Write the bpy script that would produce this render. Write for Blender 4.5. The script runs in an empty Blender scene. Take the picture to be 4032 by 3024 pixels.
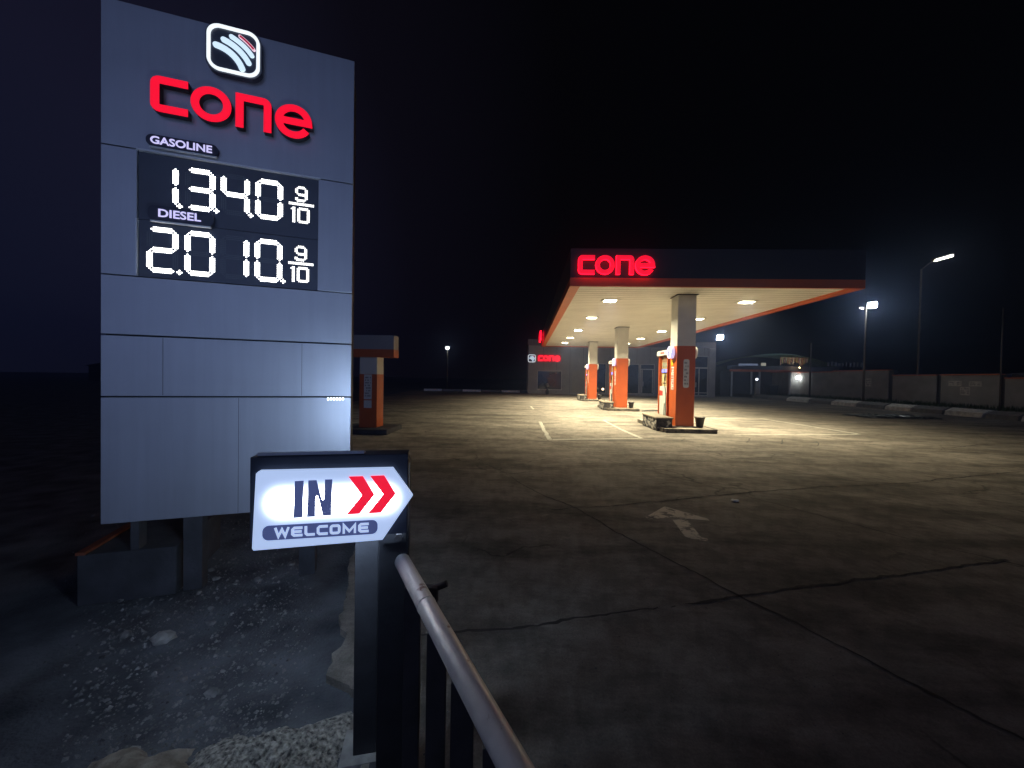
import bpy, bmesh, math, random
from mathutils import Vector, Matrix
random.seed(7)
S = bpy.context.scene
COL = S.collection

# ------------------------------------------------------------------ camera
cam_d = bpy.data.cameras.new('Camera')
cam_d.sensor_width = 36.0
cam_d.lens = 13.508
cam_d.clip_start = 0.05
cam_d.clip_end = 600
cam = bpy.data.objects.new('Camera', cam_d)
COL.objects.link(cam)
cam.matrix_world = Matrix(((0.99909934, -0.01840583, 0.03823275, 0.0),
                           (0.03852093, 0.01556534, -0.99913656, 0.0),
                           (0.01779483, 0.99970943, 0.01626033, 1.65),
                           (0, 0, 0, 1)))
S.camera = cam

# ------------------------------------------------------------------ world: night sky, fill glow added behind the photographer
W = bpy.data.worlds.new('World')
S.world = W
W.use_nodes = True
nt = W.node_tree
nt.nodes.clear()
wo = nt.nodes.new('ShaderNodeOutputWorld')
bg = nt.nodes.new('ShaderNodeBackground')
tc = nt.nodes.new('ShaderNodeTexCoord')


def lobe(direction, stops):
    """colour as a function of the angle to a direction (1 = straight at it)"""
    dot = nt.nodes.new('ShaderNodeVectorMath'); dot.operation = 'DOT_PRODUCT'
    dot.inputs[1].default_value = Vector(direction).normalized()
    r = nt.nodes.new('ShaderNodeValToRGB')
    el = r.color_ramp.elements
    el[0].position, el[0].color = stops[0][0], (*stops[0][1], 1)
    el[1].position, el[1].color = stops[-1][0], (*stops[-1][1], 1)
    for p, c in stops[1:-1]:
        el.new(p).color = (*c, 1)
    nt.links.new(tc.outputs['Generated'], dot.inputs[0])
    nt.links.new(dot.outputs['Value'], r.inputs['Fac'])
    return r.outputs['Color']


# unseen glow added behind the photographer to brighten the totem, low over the horizon
rear_fill = lobe((0.09, -0.99, 0.06), ((0.0, (0, 0, 0)), (0.60, (0.006, 0.0065, 0.010)), (0.80, (0.014, 0.018, 0.032)), (0.90, (0.065, 0.085, 0.165)), (0.965, (0.21, 0.28, 0.54)), (1.0, (0.33, 0.44, 0.84))))
# faint purple sky glow on the left
left = lobe((-0.93, 0.35, 0.12), ((0.0, (0.0008, 0.0009, 0.0014)), (0.30, (0.0010, 0.0010, 0.0016)), (0.62, (0.0030, 0.0026, 0.0052)), (0.90, (0.0072, 0.0074, 0.0185)), (1.0, (0.006, 0.0075, 0.019))))
add = nt.nodes.new('ShaderNodeMix'); add.data_type = 'RGBA'; add.blend_type = 'ADD'
add.inputs['Factor'].default_value = 1
nt.links.new(rear_fill, add.inputs[6])
nt.links.new(left, add.inputs[7])
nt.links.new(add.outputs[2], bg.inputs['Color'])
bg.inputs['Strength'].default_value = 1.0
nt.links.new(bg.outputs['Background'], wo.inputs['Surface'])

S.view_settings.view_transform = 'Standard'
S.view_settings.look = 'None'
S.view_settings.gamma = 1
S.view_settings.exposure = 0.0
S.render.engine = 'CYCLES'
S.cycles.use_denoising = True
S.cycles.max_bounces = 6
S.cycles.sample_clamp_indirect = 6.0

# ------------------------------------------------------------------ materials
MATS = {}


def mat(name, col, rough=0.6, metal=0.0, var=0.12, scale=8.0, bump=0.0, bscale=60.0, col2=None, detail=6):
    if name in MATS:
        return MATS[name]
    m = bpy.data.materials.new(name)
    m.use_nodes = True
    n, l = m.node_tree.nodes, m.node_tree.links
    b = n['Principled BSDF']
    b.inputs['Roughness'].default_value = rough
    b.inputs['Metallic'].default_value = metal
    t = n.new('ShaderNodeTexCoord')
    nz = n.new('ShaderNodeTexNoise')
    nz.inputs['Scale'].default_value = scale
    nz.inputs['Detail'].default_value = detail
    l.new(t.outputs['Object'], nz.inputs['Vector'])
    r = n.new('ShaderNodeValToRGB')
    a = [max(0, c * (1 - var)) for c in col]
    c2 = col2 if col2 else [min(1, c * (1 + var)) for c in col]
    r.color_ramp.elements[0].position = 0.3
    r.color_ramp.elements[1].position = 0.7
    r.color_ramp.elements[0].color = (*a, 1)
    r.color_ramp.elements[1].color = (*c2, 1)
    l.new(nz.outputs['Fac'], r.inputs['Fac'])
    l.new(r.outputs['Color'], b.inputs['Base Color'])
    if bump:
        nb = n.new('ShaderNodeTexNoise')
        nb.inputs['Scale'].default_value = bscale
        nb.inputs['Detail'].default_value = 5
        l.new(t.outputs['Object'], nb.inputs['Vector'])
        bp = n.new('ShaderNodeBump')
        bp.inputs['Strength'].default_value = bump
        bp.inputs['Distance'].default_value = 0.02
        l.new(nb.outputs['Fac'], bp.inputs['Height'])
        l.new(bp.outputs['Normal'], b.inputs['Normal'])
    MATS[name] = m
    return m


def glow(name, col, strength):
    if name in MATS:
        return MATS[name]
    m = bpy.data.materials.new(name)
    m.use_nodes = True
    b = m.node_tree.nodes['Principled BSDF']
    b.inputs['Base Color'].default_value = (*[min(c, .8) for c in col], 1)
    b.inputs['Roughness'].default_value = 0.4
    b.inputs['Emission Color'].default_value = (*col, 1)
    b.inputs['Emission Strength'].default_value = strength
    MATS[name] = m
    return m


M_CLAD = mat('aluminium_cladding', (0.56, 0.58, 0.64), 0.40, 0.65, 0.04, 3.0, 0.02, 4.0)
def weather(m, streak=0.08, warp=0.10):
    n, l = m.node_tree.nodes, m.node_tree.links
    b = n['Principled BSDF']
    t = n.new('ShaderNodeTexCoord')
    mp = n.new('ShaderNodeMapping'); mp.inputs['Scale'].default_value = (9, 9, 0.35)
    l.new(t.outputs['Object'], mp.inputs['Vector'])
    q = n.new('ShaderNodeTexNoise'); q.inputs['Scale'].default_value = 1.6; q.inputs['Detail'].default_value = 7; q.inputs['Roughness'].default_value = 0.7
    l.new(mp.outputs['Vector'], q.inputs['Vector'])
    r = n.new('ShaderNodeMapRange')
    r.inputs['From Min'].default_value = 0.35; r.inputs['From Max'].default_value = 0.65
    r.inputs['To Min'].default_value = 1 - streak; r.inputs['To Max'].default_value = 1.0
    l.new(q.outputs['Fac'], r.inputs['Value'])
    src = b.inputs['Base Color'].links[0].from_socket
    mx = n.new('ShaderNodeMix'); mx.data_type = 'RGBA'; mx.blend_type = 'MULTIPLY'; mx.inputs['Factor'].default_value = 1
    l.new(src, mx.inputs[6]); l.new(r.outputs['Result'], mx.inputs[7])
    l.new(mx.outputs[2], b.inputs['Base Color'])
    rr = n.new('ShaderNodeMapRange')
    rr.inputs['To Min'].default_value = b.inputs['Roughness'].default_value - 0.06
    rr.inputs['To Max'].default_value = b.inputs['Roughness'].default_value + 0.12
    l.new(q.outputs['Fac'], rr.inputs['Value']); l.new(rr.outputs['Result'], b.inputs['Roughness'])
    w = n.new('ShaderNodeTexNoise'); w.inputs['Scale'].default_value = 1.3; w.inputs['Detail'].default_value = 1
    l.new(t.outputs['Object'], w.inputs['Vector'])
    bp = n.new('ShaderNodeBump'); bp.inputs['Strength'].default_value = warp; bp.inputs['Distance'].default_value = 0.10
    l.new(w.outputs['Fac'], bp.inputs['Height']); l.new(bp.outputs['Normal'], b.inputs['Normal'])


weather(M_CLAD)
M_DARKBOX = mat('dark_housing', (0.035, 0.037, 0.045), 0.5, 0.0, 0.2, 6)
M_SCREEN = mat('display_black', (0.07, 0.08, 0.12), 0.3, 0.0, 0.1, 4)
M_PLATE = mat('label_plate_blue', (0.03, 0.035, 0.07), 0.4, 0.0, 0.1, 4)
M_TRIM = mat('trim_aluminium', (0.80, 0.82, 0.86), 0.35, 0.2, 0.06, 10)
M_CAB = mat('sign_cabinet_paint', (0.05, 0.06, 0.085), 0.5, 0.0, 0.2, 7, 0.05, 30)
M_POST = mat('gate_post_paint', (0.022, 0.022, 0.025), 0.55, 0.0, 0.3, 9, 0.08, 40)
M_RAIL = mat('galvanised_rail', (0.86, 0.85, 0.83), 0.30, 0.05, 0.10, 22, 0.05, 90)
def rusty(m, amount=0.60, col=(0.20, 0.075, 0.03)):
    n, l = m.node_tree.nodes, m.node_tree.links
    b = n['Principled BSDF']
    t = n.new('ShaderNodeTexCoord')
    q = n.new('ShaderNodeTexNoise'); q.inputs['Scale'].default_value = 7; q.inputs['Detail'].default_value = 9; q.inputs['Roughness'].default_value = 0.75
    l.new(t.outputs['Object'], q.inputs['Vector'])
    r = n.new('ShaderNodeMapRange')
    r.inputs['From Min'].default_value = amount; r.inputs['From Max'].default_value = amount + 0.05
    l.new(q.outputs['Fac'], r.inputs['Value'])
    src = b.inputs['Base Color'].links[0].from_socket
    mx = n.new('ShaderNodeMix'); mx.data_type = 'RGBA'
    mx.inputs[7].default_value = (*col, 1)
    l.new(src, mx.inputs[6]); l.new(r.outputs['Result'], mx.inputs['Factor'])
    l.new(mx.outputs[2], b.inputs['Base Color'])


rusty(M_RAIL, 0.60)
rusty(M_POST, 0.62, (0.07, 0.035, 0.02))
M_BALU = mat('baluster_paint', (0.05, 0.045, 0.045), 0.55, 0.1, 0.3, 12, 0.08, 60)
M_CONC = mat('rough_concrete', (0.24, 0.22, 0.19), 0.9, 0.0, 0.35, 9, 0.6, 40)
M_BASE = mat('plinth_concrete', (0.055, 0.055, 0.062), 0.9, 0.0, 0.3, 5, 0.3, 30)
M_ORANGE = mat('orange_paint', (0.54, 0.10, 0.016), 0.45, 0.0, 0.07, 3)
M_WHITEP = mat('white_column_paint', (0.66, 0.64, 0.58), 0.5, 0.0, 0.06, 3)
M_FASCIA = mat('fascia_grey', (0.022, 0.018, 0.018), 0.5, 0.0, 0.06, 2)
M_KERBW = mat('kerb_white', (0.80, 0.78, 0.70), 0.8, 0.0, 0.25, 5, 0.3, 25)
M_KERBG = mat('kerb_grey', (0.24, 0.24, 0.23), 0.85, 0.0, 0.25, 5, 0.3, 25)
M_WALL = mat('rendered_wall', (0.38, 0.365, 0.35), 0.85, 0.0, 0.18, 1.2, 0.15, 20)
M_SHOP = mat('shop_cladding', (0.36, 0.34, 0.32), 0.6, 0.0, 0.08, 1.5)
M_GLASS = mat('dark_glass', (0.012, 0.014, 0.018), 0.08, 0.0, 0.2, 1)
M_FRAME = mat('window_frame_grey', (0.62, 0.60, 0.56), 0.5, 0.2, 0.06, 4)
M_COPE = mat('red_coping', (0.62, 0.17, 0.08), 0.7, 0.0, 0.2, 2)
M_PAPER = mat('paper_white', (0.7, 0.7, 0.68), 0.7, 0.0, 0.06, 12)
M_INK = mat('dark_ink', (0.03, 0.03, 0.035), 0.7, 0.0, 0.2, 12)
M_REDINK = mat('red_ink', (0.55, 0.04, 0.03), 0.6, 0.0, 0.1, 12)
M_YELLOW = mat('yellow_sticker', (0.75, 0.48, 0.02), 0.5, 0.0, 0.06, 8)
M_PUMP = mat('pump_white_enamel', (0.62, 0.66, 0.62), 0.35, 0.0, 0.05, 3)
M_PUMPD = mat('pump_dark', (0.03, 0.03, 0.03), 0.5, 0.0, 0.2, 8)
M_HOSE = mat('black_rubber', (0.015, 0.015, 0.015), 0.5, 0.0, 0.2, 10)
M_POT = mat('dark_plastic', (0.03, 0.028, 0.03), 0.45, 0.0, 0.2, 10)
M_POLE = mat('painted_steel_pole', (0.13, 0.105, 0.08), 0.5, 0.2, 0.15, 6)
M_SOIL = mat('soil', (0.06, 0.045, 0.03), 0.95, 0, 0.4, 20, 0.5, 40)
M_LEAF = mat('leaf_green', (0.05, 0.09, 0.03), 0.6, 0, 0.4, 20)
M_GRASS = mat('grass_blade', (0.055, 0.085, 0.022), 0.7, 0, 0.4, 1.5)
M_VERGE = mat('verge_earth', (0.07, 0.065, 0.04), 0.95, 0, 0.4, 1.5, 0.5, 8)
M_TARP = mat('black_tarpaulin', (0.02, 0.022, 0.025), 0.35, 0, 0.4, 5, 0.3, 12)
M_ROOFG = mat('green_sheet_roof', (0.25, 0.40, 0.37), 0.5, 0.1, 0.15, 1)
M_SHED = mat('shed_boards', (0.09, 0.085, 0.085), 0.7, 0, 0.25, 2)
M_TIN = mat('weathered_tin', (0.13, 0.09, 0.06), 0.6, 0.3, 0.5, 3, 0.2, 10, (0.28, 0.26, 0.22))
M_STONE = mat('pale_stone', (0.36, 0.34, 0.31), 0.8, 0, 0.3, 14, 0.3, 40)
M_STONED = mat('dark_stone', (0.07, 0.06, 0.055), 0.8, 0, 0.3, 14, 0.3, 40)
M_MORTAR = mat('planter_mortar', (0.045, 0.04, 0.04), 0.9, 0, 0.3, 14, 0.3, 40)

G_RED = glow('lit_red_acrylic', (1.0, 0.004, 0.030), 0.95)
G_REDS = glow('red_halo_side', (1.0, 0.004, 0.02), 5.0)
G_REDTUBE = glow('red_tube_edge', (1.0, 0.05, 0.10), 1.0)
G_REDARC = glow('dim_red_acrylic', (0.40, 0.006, 0.045), 0.85)
G_PINK = glow('pink_rim', (0.85, 0.60, 0.70), 0.9)
G_WHITE = glow('lit_white_acrylic', (0.66, 0.84, 1.0), 1.0)
G_RIM = glow('lit_white_rim', (0.88, 0.96, 1.0), 1.1)
G_LAV = glow('lit_lavender', (0.62, 0.58, 0.95), 1.0)
G_LED = glow('led_white', (1.0, 0.99, 0.93), 11.0)
G_LEDS = glow('led_white_fine', (1.0, 0.99, 0.93), 3.2)
G_LEDOFF = mat('led_unlit', (0.16, 0.18, 0.22), 0.4, 0, 0.05, 9)
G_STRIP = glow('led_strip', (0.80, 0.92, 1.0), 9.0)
G_DISC = glow('lit_disc', (0.62, 0.62, 1.0), 0.9)
G_BLUE = glow('blue_display', (0.20, 0.22, 1.0), 1.3)
G_LAMPW = glow('warm_led_panel', (1.0, 0.93, 0.60), 30.0)
G_FLOOD = glow('white_flood_panel', (0.93, 1.0, 0.98), 60.0)
G_STREET = glow('street_led', (1.0, 0.95, 0.80), 8.0)
G_WARM = glow('warm_bulb', (1.0, 0.70, 0.40), 5.0)


def concrete_ground():
    m = bpy.data.materials.new('forecourt_concrete')
    m.use_nodes = True
    n, l = m.node_tree.nodes, m.node_tree.links
    b = n['Principled BSDF']
    t = n.new('ShaderNodeTexCoord')

    def noise(sc, det=6, rough=0.6, vec=None):
        q = n.new('ShaderNodeTexNoise')
        q.inputs['Scale'].default_value = sc
        q.inputs['Detail'].default_value = det
        q.inputs['Roughness'].default_value = rough
        l.new(vec if vec else t.outputs['Object'], q.inputs['Vector'])
        return q.outputs['Fac']

    def rampv(f, p0, p1, v0, v1):
        r = n.new('ShaderNodeMapRange')
        r.inputs['From Min'].default_value = p0
        r.inputs['From Max'].default_value = p1
        r.inputs['To Min'].default_value = v0
        r.inputs['To Max'].default_value = v1
        l.new(f, r.inputs['Value'])
        return r.outputs['Result']

    def mul(a, c):
        q = n.new('ShaderNodeMath'); q.operation = 'MULTIPLY'
        l.new(a, q.inputs[0]); l.new(c, q.inputs[1])
        return q.outputs[0]
    mp = n.new('ShaderNodeMapping')
    mp.inputs['Scale'].default_value = (0.35, 1.3, 1)
    l.new(t.outputs['Object'], mp.inputs['Vector'])
    f = rampv(noise(0.35, 5), 0.3, 0.7, 0.75, 1.15)
    f = mul(f, rampv(noise(0.9, 6, 0.65, mp.outputs['Vector']), 0.40, 0.52, 0.62, 1.05))
    f = mul(f, rampv(noise(9, 8, 0.7), 0.3, 0.7, 0.80, 1.15))
    f = mul(f, rampv(noise(2.3, 8, 0.75), 0.42, 0.56, 0.72, 1.06))
    f = mul(f, rampv(noise(85, 4, 0.7), 0.35, 0.65, 0.82, 1.12))
    dn = n.new('ShaderNodeTexNoise'); dn.inputs['Scale'].default_value = 1.7; dn.inputs['Detail'].default_value = 6
    l.new(t.outputs['Object'], dn.inputs['Vector'])
    av = n.new('ShaderNodeVectorMath'); av.operation = 'MULTIPLY_ADD'
    av.inputs[1].default_value = (0.9, 0.9, 0.0)
    l.new(dn.outputs['Color'], av.inputs[0]); l.new(t.outputs['Object'], av.inputs[2])
    vo = n.new('ShaderNodeTexVoronoi'); vo.feature = 'DISTANCE_TO_EDGE'; vo.inputs['Scale'].default_value = 0.42
    l.new(av.outputs[0], vo.inputs['Vector'])
    ck = rampv(vo.outputs['Distance'], 0.002, 0.008, 0.55, 1.0)
    gate = rampv(noise(0.5, 3), 0.50, 0.56, 0.0, 1.0)
    om = n.new('ShaderNodeMath'); om.operation = 'SUBTRACT'; om.inputs[0].default_value = 1.0; l.new(ck, om.inputs[1])
    gm = mul(om.outputs[0], gate)
    om2 = n.new('ShaderNodeMath'); om2.operation = 'SUBTRACT'; om2.inputs[0].default_value = 1.0; l.new(gm, om2.inputs[1])
    f = mul(f, om2.outputs[0])
    c = n.new('ShaderNodeMix'); c.data_type = 'RGBA'; c.blend_type = 'MULTIPLY'
    c.inputs['Factor'].default_value = 1
    c.inputs[6].default_value = (0.335, 0.300, 0.255, 1)
    l.new(f, c.inputs[7])
    l.new(c.outputs[2], b.inputs['Base Color'])
    l.new(rampv(noise(1.2, 5), 0.3, 0.7, 0.75, 0.97), b.inputs['Roughness'])
    b.inputs['Specular IOR Level'].default_value = 0.12
    bp = n.new('ShaderNodeBump'); bp.inputs['Strength'].default_value = 0.55; bp.inputs['Distance'].default_value = 0.015
    l.new(noise(22, 9, 0.75), bp.inputs['Height'])
    l.new(bp.outputs['Normal'], b.inputs['Normal'])
    return m


M_FORE = concrete_ground()
M_ASPH = mat('dusty_asphalt', (0.07, 0.074, 0.085), 0.9, 0, 0.45, 3.0, 1.0, 45, (0.17, 0.175, 0.19), 10)
M_CRACK = mat('crack_dark', (0.075, 0.066, 0.056), 1.0, 0, 0.4, 5, 0.3, 30)
M_GRAVEL = mat('gravel_grey', (0.10, 0.10, 0.11), 0.9, 0, 0.5, 18, 0, 30, (0.30, 0.29, 0.28))


def worn_paint(name, col, cover):
    m = bpy.data.materials.new(name)
    m.use_nodes = True
    n, l = m.node_tree.nodes, m.node_tree.links
    b = n['Principled BSDF']
    b.inputs['Base Color'].default_value = (*col, 1)
    b.inputs['Roughness'].default_value = 0.8
    t = n.new('ShaderNodeTexCoord')
    q = n.new('ShaderNodeTexNoise'); q.inputs['Scale'].default_value = 7; q.inputs['Detail'].default_value = 8; q.inputs['Roughness'].default_value = .75
    l.new(t.outputs['Object'], q.inputs['Vector'])
    r = n.new('ShaderNodeMapRange')
    r.inputs['From Min'].default_value = cover; r.inputs['From Max'].default_value = cover + 0.10
    r.inputs['To Min'].default_value = 0.12; r.inputs['To Max'].default_value = 0.9
    l.new(q.outputs['Fac'], r.inputs['Value'])
    l.new(r.outputs['Result'], b.inputs['Alpha'])
    return m


M_LINE = worn_paint('worn_line_paint', (0.62, 0.60, 0.53), 0.36)
M_ARROW = worn_paint('worn_arrow_paint', (0.80, 0.71, 0.58), 0.41)


def in_panel_mat():
    # backlit acrylic: fluorescent tubes inside make the middle band of the panel blaze
    m = bpy.data.materials.new('backlit_white_acrylic')
    m.use_nodes = True
    n, l = m.node_tree.nodes, m.node_tree.links
    b = n['Principled BSDF']
    b.inputs['Base Color'].default_value = (0.7, 0.75, 0.8, 1)
    b.inputs['Roughness'].default_value = 0.35
    t = n.new('ShaderNodeTexCoord')
    sep = n.new('ShaderNodeSeparateXYZ')
    l.new(t.outputs['Object'], sep.inputs[0])

    def mth(op, a, c=None):
        q = n.new('ShaderNodeMath'); q.operation = op
        for i, v in enumerate((a, c)):
            if v is None:
                continue
            if isinstance(v, (int, float)):
                q.inputs[i].default_value = v
            else:
                l.new(v, q.inputs[i])
        return q.outputs[0]

    def gauss(cx, sx, cz, sz):
        dx = mth('DIVIDE', mth('SUBTRACT', sep.outputs[0], cx), sx)
        dz = mth('DIVIDE', mth('SUBTRACT', sep.outputs[2], cz), sz)
        s = mth('ADD', mth('MULTIPLY', dx, dx), mth('MULTIPLY', dz, dz))
        return mth('EXPONENT', mth('MULTIPLY', s, -1.0))
    g = None
    for i in range(8):
        q = gauss(0.085 + i * 0.047, 0.033, 0.222, 0.034)
        g = q if g is None else mth('ADD', g, q)
    st = mth('ADD', mth('MULTIPLY', g, 13.0), 0.86)
    r = n.new('ShaderNodeMix'); r.data_type = 'RGBA'
    r.inputs[6].default_value = (0.46, 0.60, 0.92, 1)
    r.inputs[7].default_value = (0.90, 0.97, 1.0, 1)
    l.new(mth('MINIMUM', mth('MULTIPLY', g, 4.0), 1.0), r.inputs['Factor'])
    l.new(r.outputs[2], b.inputs['Emission Color'])
    l.new(st, b.inputs['Emission Strength'])
    return m


M_INPANEL = in_panel_mat()
G_CHEV = glow('lit_red_film', (1.0, 0.012, 0.045), 0.85)
G_NAVY = glow('navy_film_backlit', (0.055, 0.075, 0.20), 0.9)


def soffit_mat():
    m = mat('soffit_planks', (0.74, 0.71, 0.64), 0.5, 0, 0.10, 0.9)
    n, l = m.node_tree.nodes, m.node_tree.links
    b = n['Principled BSDF']
    t = n.new('ShaderNodeTexCoord')
    sep = n.new('ShaderNodeSeparateXYZ'); l.new(t.outputs['Object'], sep.inputs[0])
    fr = n.new('ShaderNodeMath'); fr.operation = 'FRACT'
    dv = n.new('ShaderNodeMath'); dv.operation = 'DIVIDE'; dv.inputs[1].default_value = 0.30
    l.new(sep.outputs[1], dv.inputs[0]); l.new(dv.outputs[0], fr.inputs[0])
    lt = n.new('ShaderNodeMath'); lt.operation = 'LESS_THAN'; lt.inputs[1].default_value = 0.14
    l.new(fr.outputs[0], lt.inputs[0])
    src = b.inputs['Base Color'].links[0].from_socket
    mx = n.new('ShaderNodeMix'); mx.data_type = 'RGBA'
    mx.inputs[7].default_value = (0.34, 0.31, 0.26, 1)
    l.new(src, mx.inputs[6]); l.new(lt.outputs[0], mx.inputs['Factor'])
    l.new(mx.outputs[2], b.inputs['Base Color'])
    return m


M_SOFFIT = soffit_mat()


# ------------------------------------------------------------------ mesh helpers
class MB:
    def __init__(self):
        self.bm = bmesh.new()

    def face(self, vs, mi=0):
        try:
            f = self.bm.faces.new(vs)
            f.material_index = mi
            return f
        except ValueError:
            return None

    def box(self, x0, x1, y0, y1, z0, z1, mi=0, bev=0.0):
        if bev:
            t = bmesh.new()
            bmesh.ops.create_cube(t, size=1)
            for v in t.verts:
                v.co = Vector(((x0 + x1) / 2 + v.co.x * (x1 - x0), (y0 + y1) / 2 + v.co.y * (y1 - y0), (z0 + z1) / 2 + v.co.z * (z1 - z0)))
            bmesh.ops.bevel(t, geom=t.edges[:], offset=bev, segments=2, affect='EDGES', profile=0.5)
            self.join(t, mi)
            return self
        v = [self.bm.verts.new((x, y, z)) for z in (z0, z1) for (x, y) in ((x0, y0), (x1, y0), (x1, y1), (x0, y1))]
        for q in ((3, 2, 1, 0), (4, 5, 6, 7), (0, 1, 5, 4), (1, 2, 6, 5), (2, 3, 7, 6), (3, 0, 4, 7)):
            self.face([v[i] for i in q], mi)
        return self

    def join(self, t, mi=0, M=None):
        mp = {}
        for v in t.verts:
            mp[v] = self.bm.verts.new(M @ v.co if M else v.co)
        for f in t.faces:
            self.face([mp[v] for v in f.verts], mi)
        t.free()

    def prism(self, pts, y0, y1, mi=0, mi_side=None):
        # outline in x,z (front faces -y)
        a = [self.bm.verts.new((x, y0, z)) for x, z in pts]
        b = [self.bm.verts.new((x, y1, z)) for x, z in pts]
        f = self.face(a, mi); g = self.face(b[::-1], mi)
        n = len(pts)
        for i in range(n):
            self.face([a[i], b[i], b[(i + 1) % n], a[(i + 1) % n]], mi if mi_side is None else mi_side)
        tri = [q for q in (f, g) if q and len(q.verts) > 4]
        for q in tri:
            q.normal_update()
        if tri:
            bmesh.ops.triangulate(self.bm, faces=tri)
        return self

    def plan(self, pts, z0, z1, mi=0):
        # outline in x,y extruded up
        a = [self.bm.verts.new((x, y, z0)) for x, y in pts]
        b = [self.bm.verts.new((x, y, z1)) for x, y in pts]
        f = self.face(a[::-1], mi); g = self.face(b, mi)
        n = len(pts)
        for i in range(n):
            self.face([a[i], a[(i + 1) % n], b[(i + 1) % n], b[i]], mi)
        tri = [q for q in (f, g) if q and len(q.verts) > 4]
        for q in tri:
            q.normal_update()
        if tri:
            bmesh.ops.triangulate(self.bm, faces=tri)
        return self

    def stroke(self, pts, w, y0, y1, closed=False, mi=0, mi_side=None):
        pts = [Vector(p) for p in pts]
        n = len(pts)
        L, R = [], []
        for i, p in enumerate(pts):
            a = pts[i - 1] if (i > 0 or closed) else None
            b = pts[(i + 1) % n] if (i < n - 1 or closed) else None
            d1 = (p - a).normalized() if a is not None else (b - p).normalized()
            d2 = (b - p).normalized() if b is not None else d1
            n1, n2 = Vector((-d1.y, d1.x)), Vector((-d2.y, d2.x))
            m = (n1 + n2)
            m = m / max(0.25, m.dot(n1))
            L.append(p + m * w / 2); R.append(p - m * w / 2)
        va = [[self.bm.verts.new((q.x, y, q.y)) for q in side] for y in (y0, y1) for side in (L, R)]
        ms = mi if mi_side is None else mi_side
        rng = range(n if closed else n - 1)
        for i in rng:
            j = (i + 1) % n
            self.face([va[0][i], va[1][i], va[1][j], va[0][j]], mi)
            self.face([va[2][i], va[2][j], va[3][j], va[3][i]], mi)
            self.face([va[0][i], va[0][j], va[2][j], va[2][i]], ms)
            self.face([va[1][i], va[3][i], va[3][j], va[1][j]], ms)
        if not closed:
            for i in (0, n - 1):
                self.face([va[0][i], va[2][i], va[3][i], va[1][i]], ms)
        return self

    def tube(self, pts, r, seg=10, mi=0, radii=None):
        pts = [Vector(p) for p in pts]
        rings = []
        up = Vector((0, 0, 1))
        for i, p in enumerate(pts):
            d = (pts[min(i + 1, len(pts) - 1)] - pts[max(i - 1, 0)]).normalized()
            u = d.cross(up if abs(d.z) < 0.95 else Vector((1, 0, 0))).normalized()
            v = u.cross(d)
            rr = radii[i] if radii else r
            rings.append([self.bm.verts.new(p + (u * math.cos(k * 2 * math.pi / seg) + v * math.sin(k * 2 * math.pi / seg)) * rr) for k in range(seg)])
        for a, b in zip(rings, rings[1:]):
            for k in range(seg):
                f = self.face([a[k], a[(k + 1) % seg], b[(k + 1) % seg], b[k]], mi)
                if f:
                    f.smooth = True
        self.face(rings[0][::-1], mi); self.face(rings[-1], mi)
        return self

    def rock(self, c, s, mi=0, sub=1, jit=0.25):
        t = bmesh.new()
        bmesh.ops.create_icosphere(t, subdivisions=sub, radius=1)
        for v in t.verts:
            k = 1 + random.uniform(-jit, jit)
            v.co = Vector((v.co.x * s[0] * k, v.co.y * s[1] * k, v.co.z * s[2] * k)) + Vector(c)
        self.join(t, mi)
        return self

    def build(self, name, mats, parent=None, recalc=True, loc=None):
        if recalc:
            bmesh.ops.recalc_face_normals(self.bm, faces=self.bm.faces[:])
        me = bpy.data.meshes.new(name)
        self.bm.to_mesh(me); self.bm.free()
        for m in (mats if isinstance(mats, (list, tuple)) else [mats]):
            me.materials.append(m)
        o = bpy.data.objects.new(name, me)
        COL.objects.link(o)
        if parent:
            o.parent = parent
        if loc:
            o.location = loc
        return o


def thing(name, label, cat, loc=(0, 0, 0), rz=0.0, group=None):
    o = bpy.data.objects.new(name, None)
    o.empty_display_size = 0.2
    COL.objects.link(o)
    o.location = loc
    o.rotation_euler = (0, 0, rz)
    return tag(o, label, cat, group)


def tag(o, label, cat, group=None):
    o['label'] = label
    o['category'] = cat
    if group:
        o['group'] = group
    return o


def struct(o):
    o['kind'] = 'structure'
    return o


def copy_tree(o, parent=None):
    c = o.copy()
    COL.objects.link(c)
    c.parent = parent
    for ch in list(o.children):
        copy_tree(ch, c)
    return c


def arc(cx, cz, r, a0, a1, n):
    return [(cx + r * math.cos(math.radians(a0 + (a1 - a0) * i / n)), cz + r * math.sin(math.radians(a0 + (a1 - a0) * i / n))) for i in range(n + 1)]


def rrect(x0, x1, z0, z1, r, n=6):
    return arc(x1 - r, z0 + r, r, -90, 0, n) + arc(x1 - r, z1 - r, r, 0, 90, n) + arc(x0 + r, z1 - r, r, 90, 180, n) + arc(x0 + r, z0 + r, r, 180, 270, n)


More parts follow.
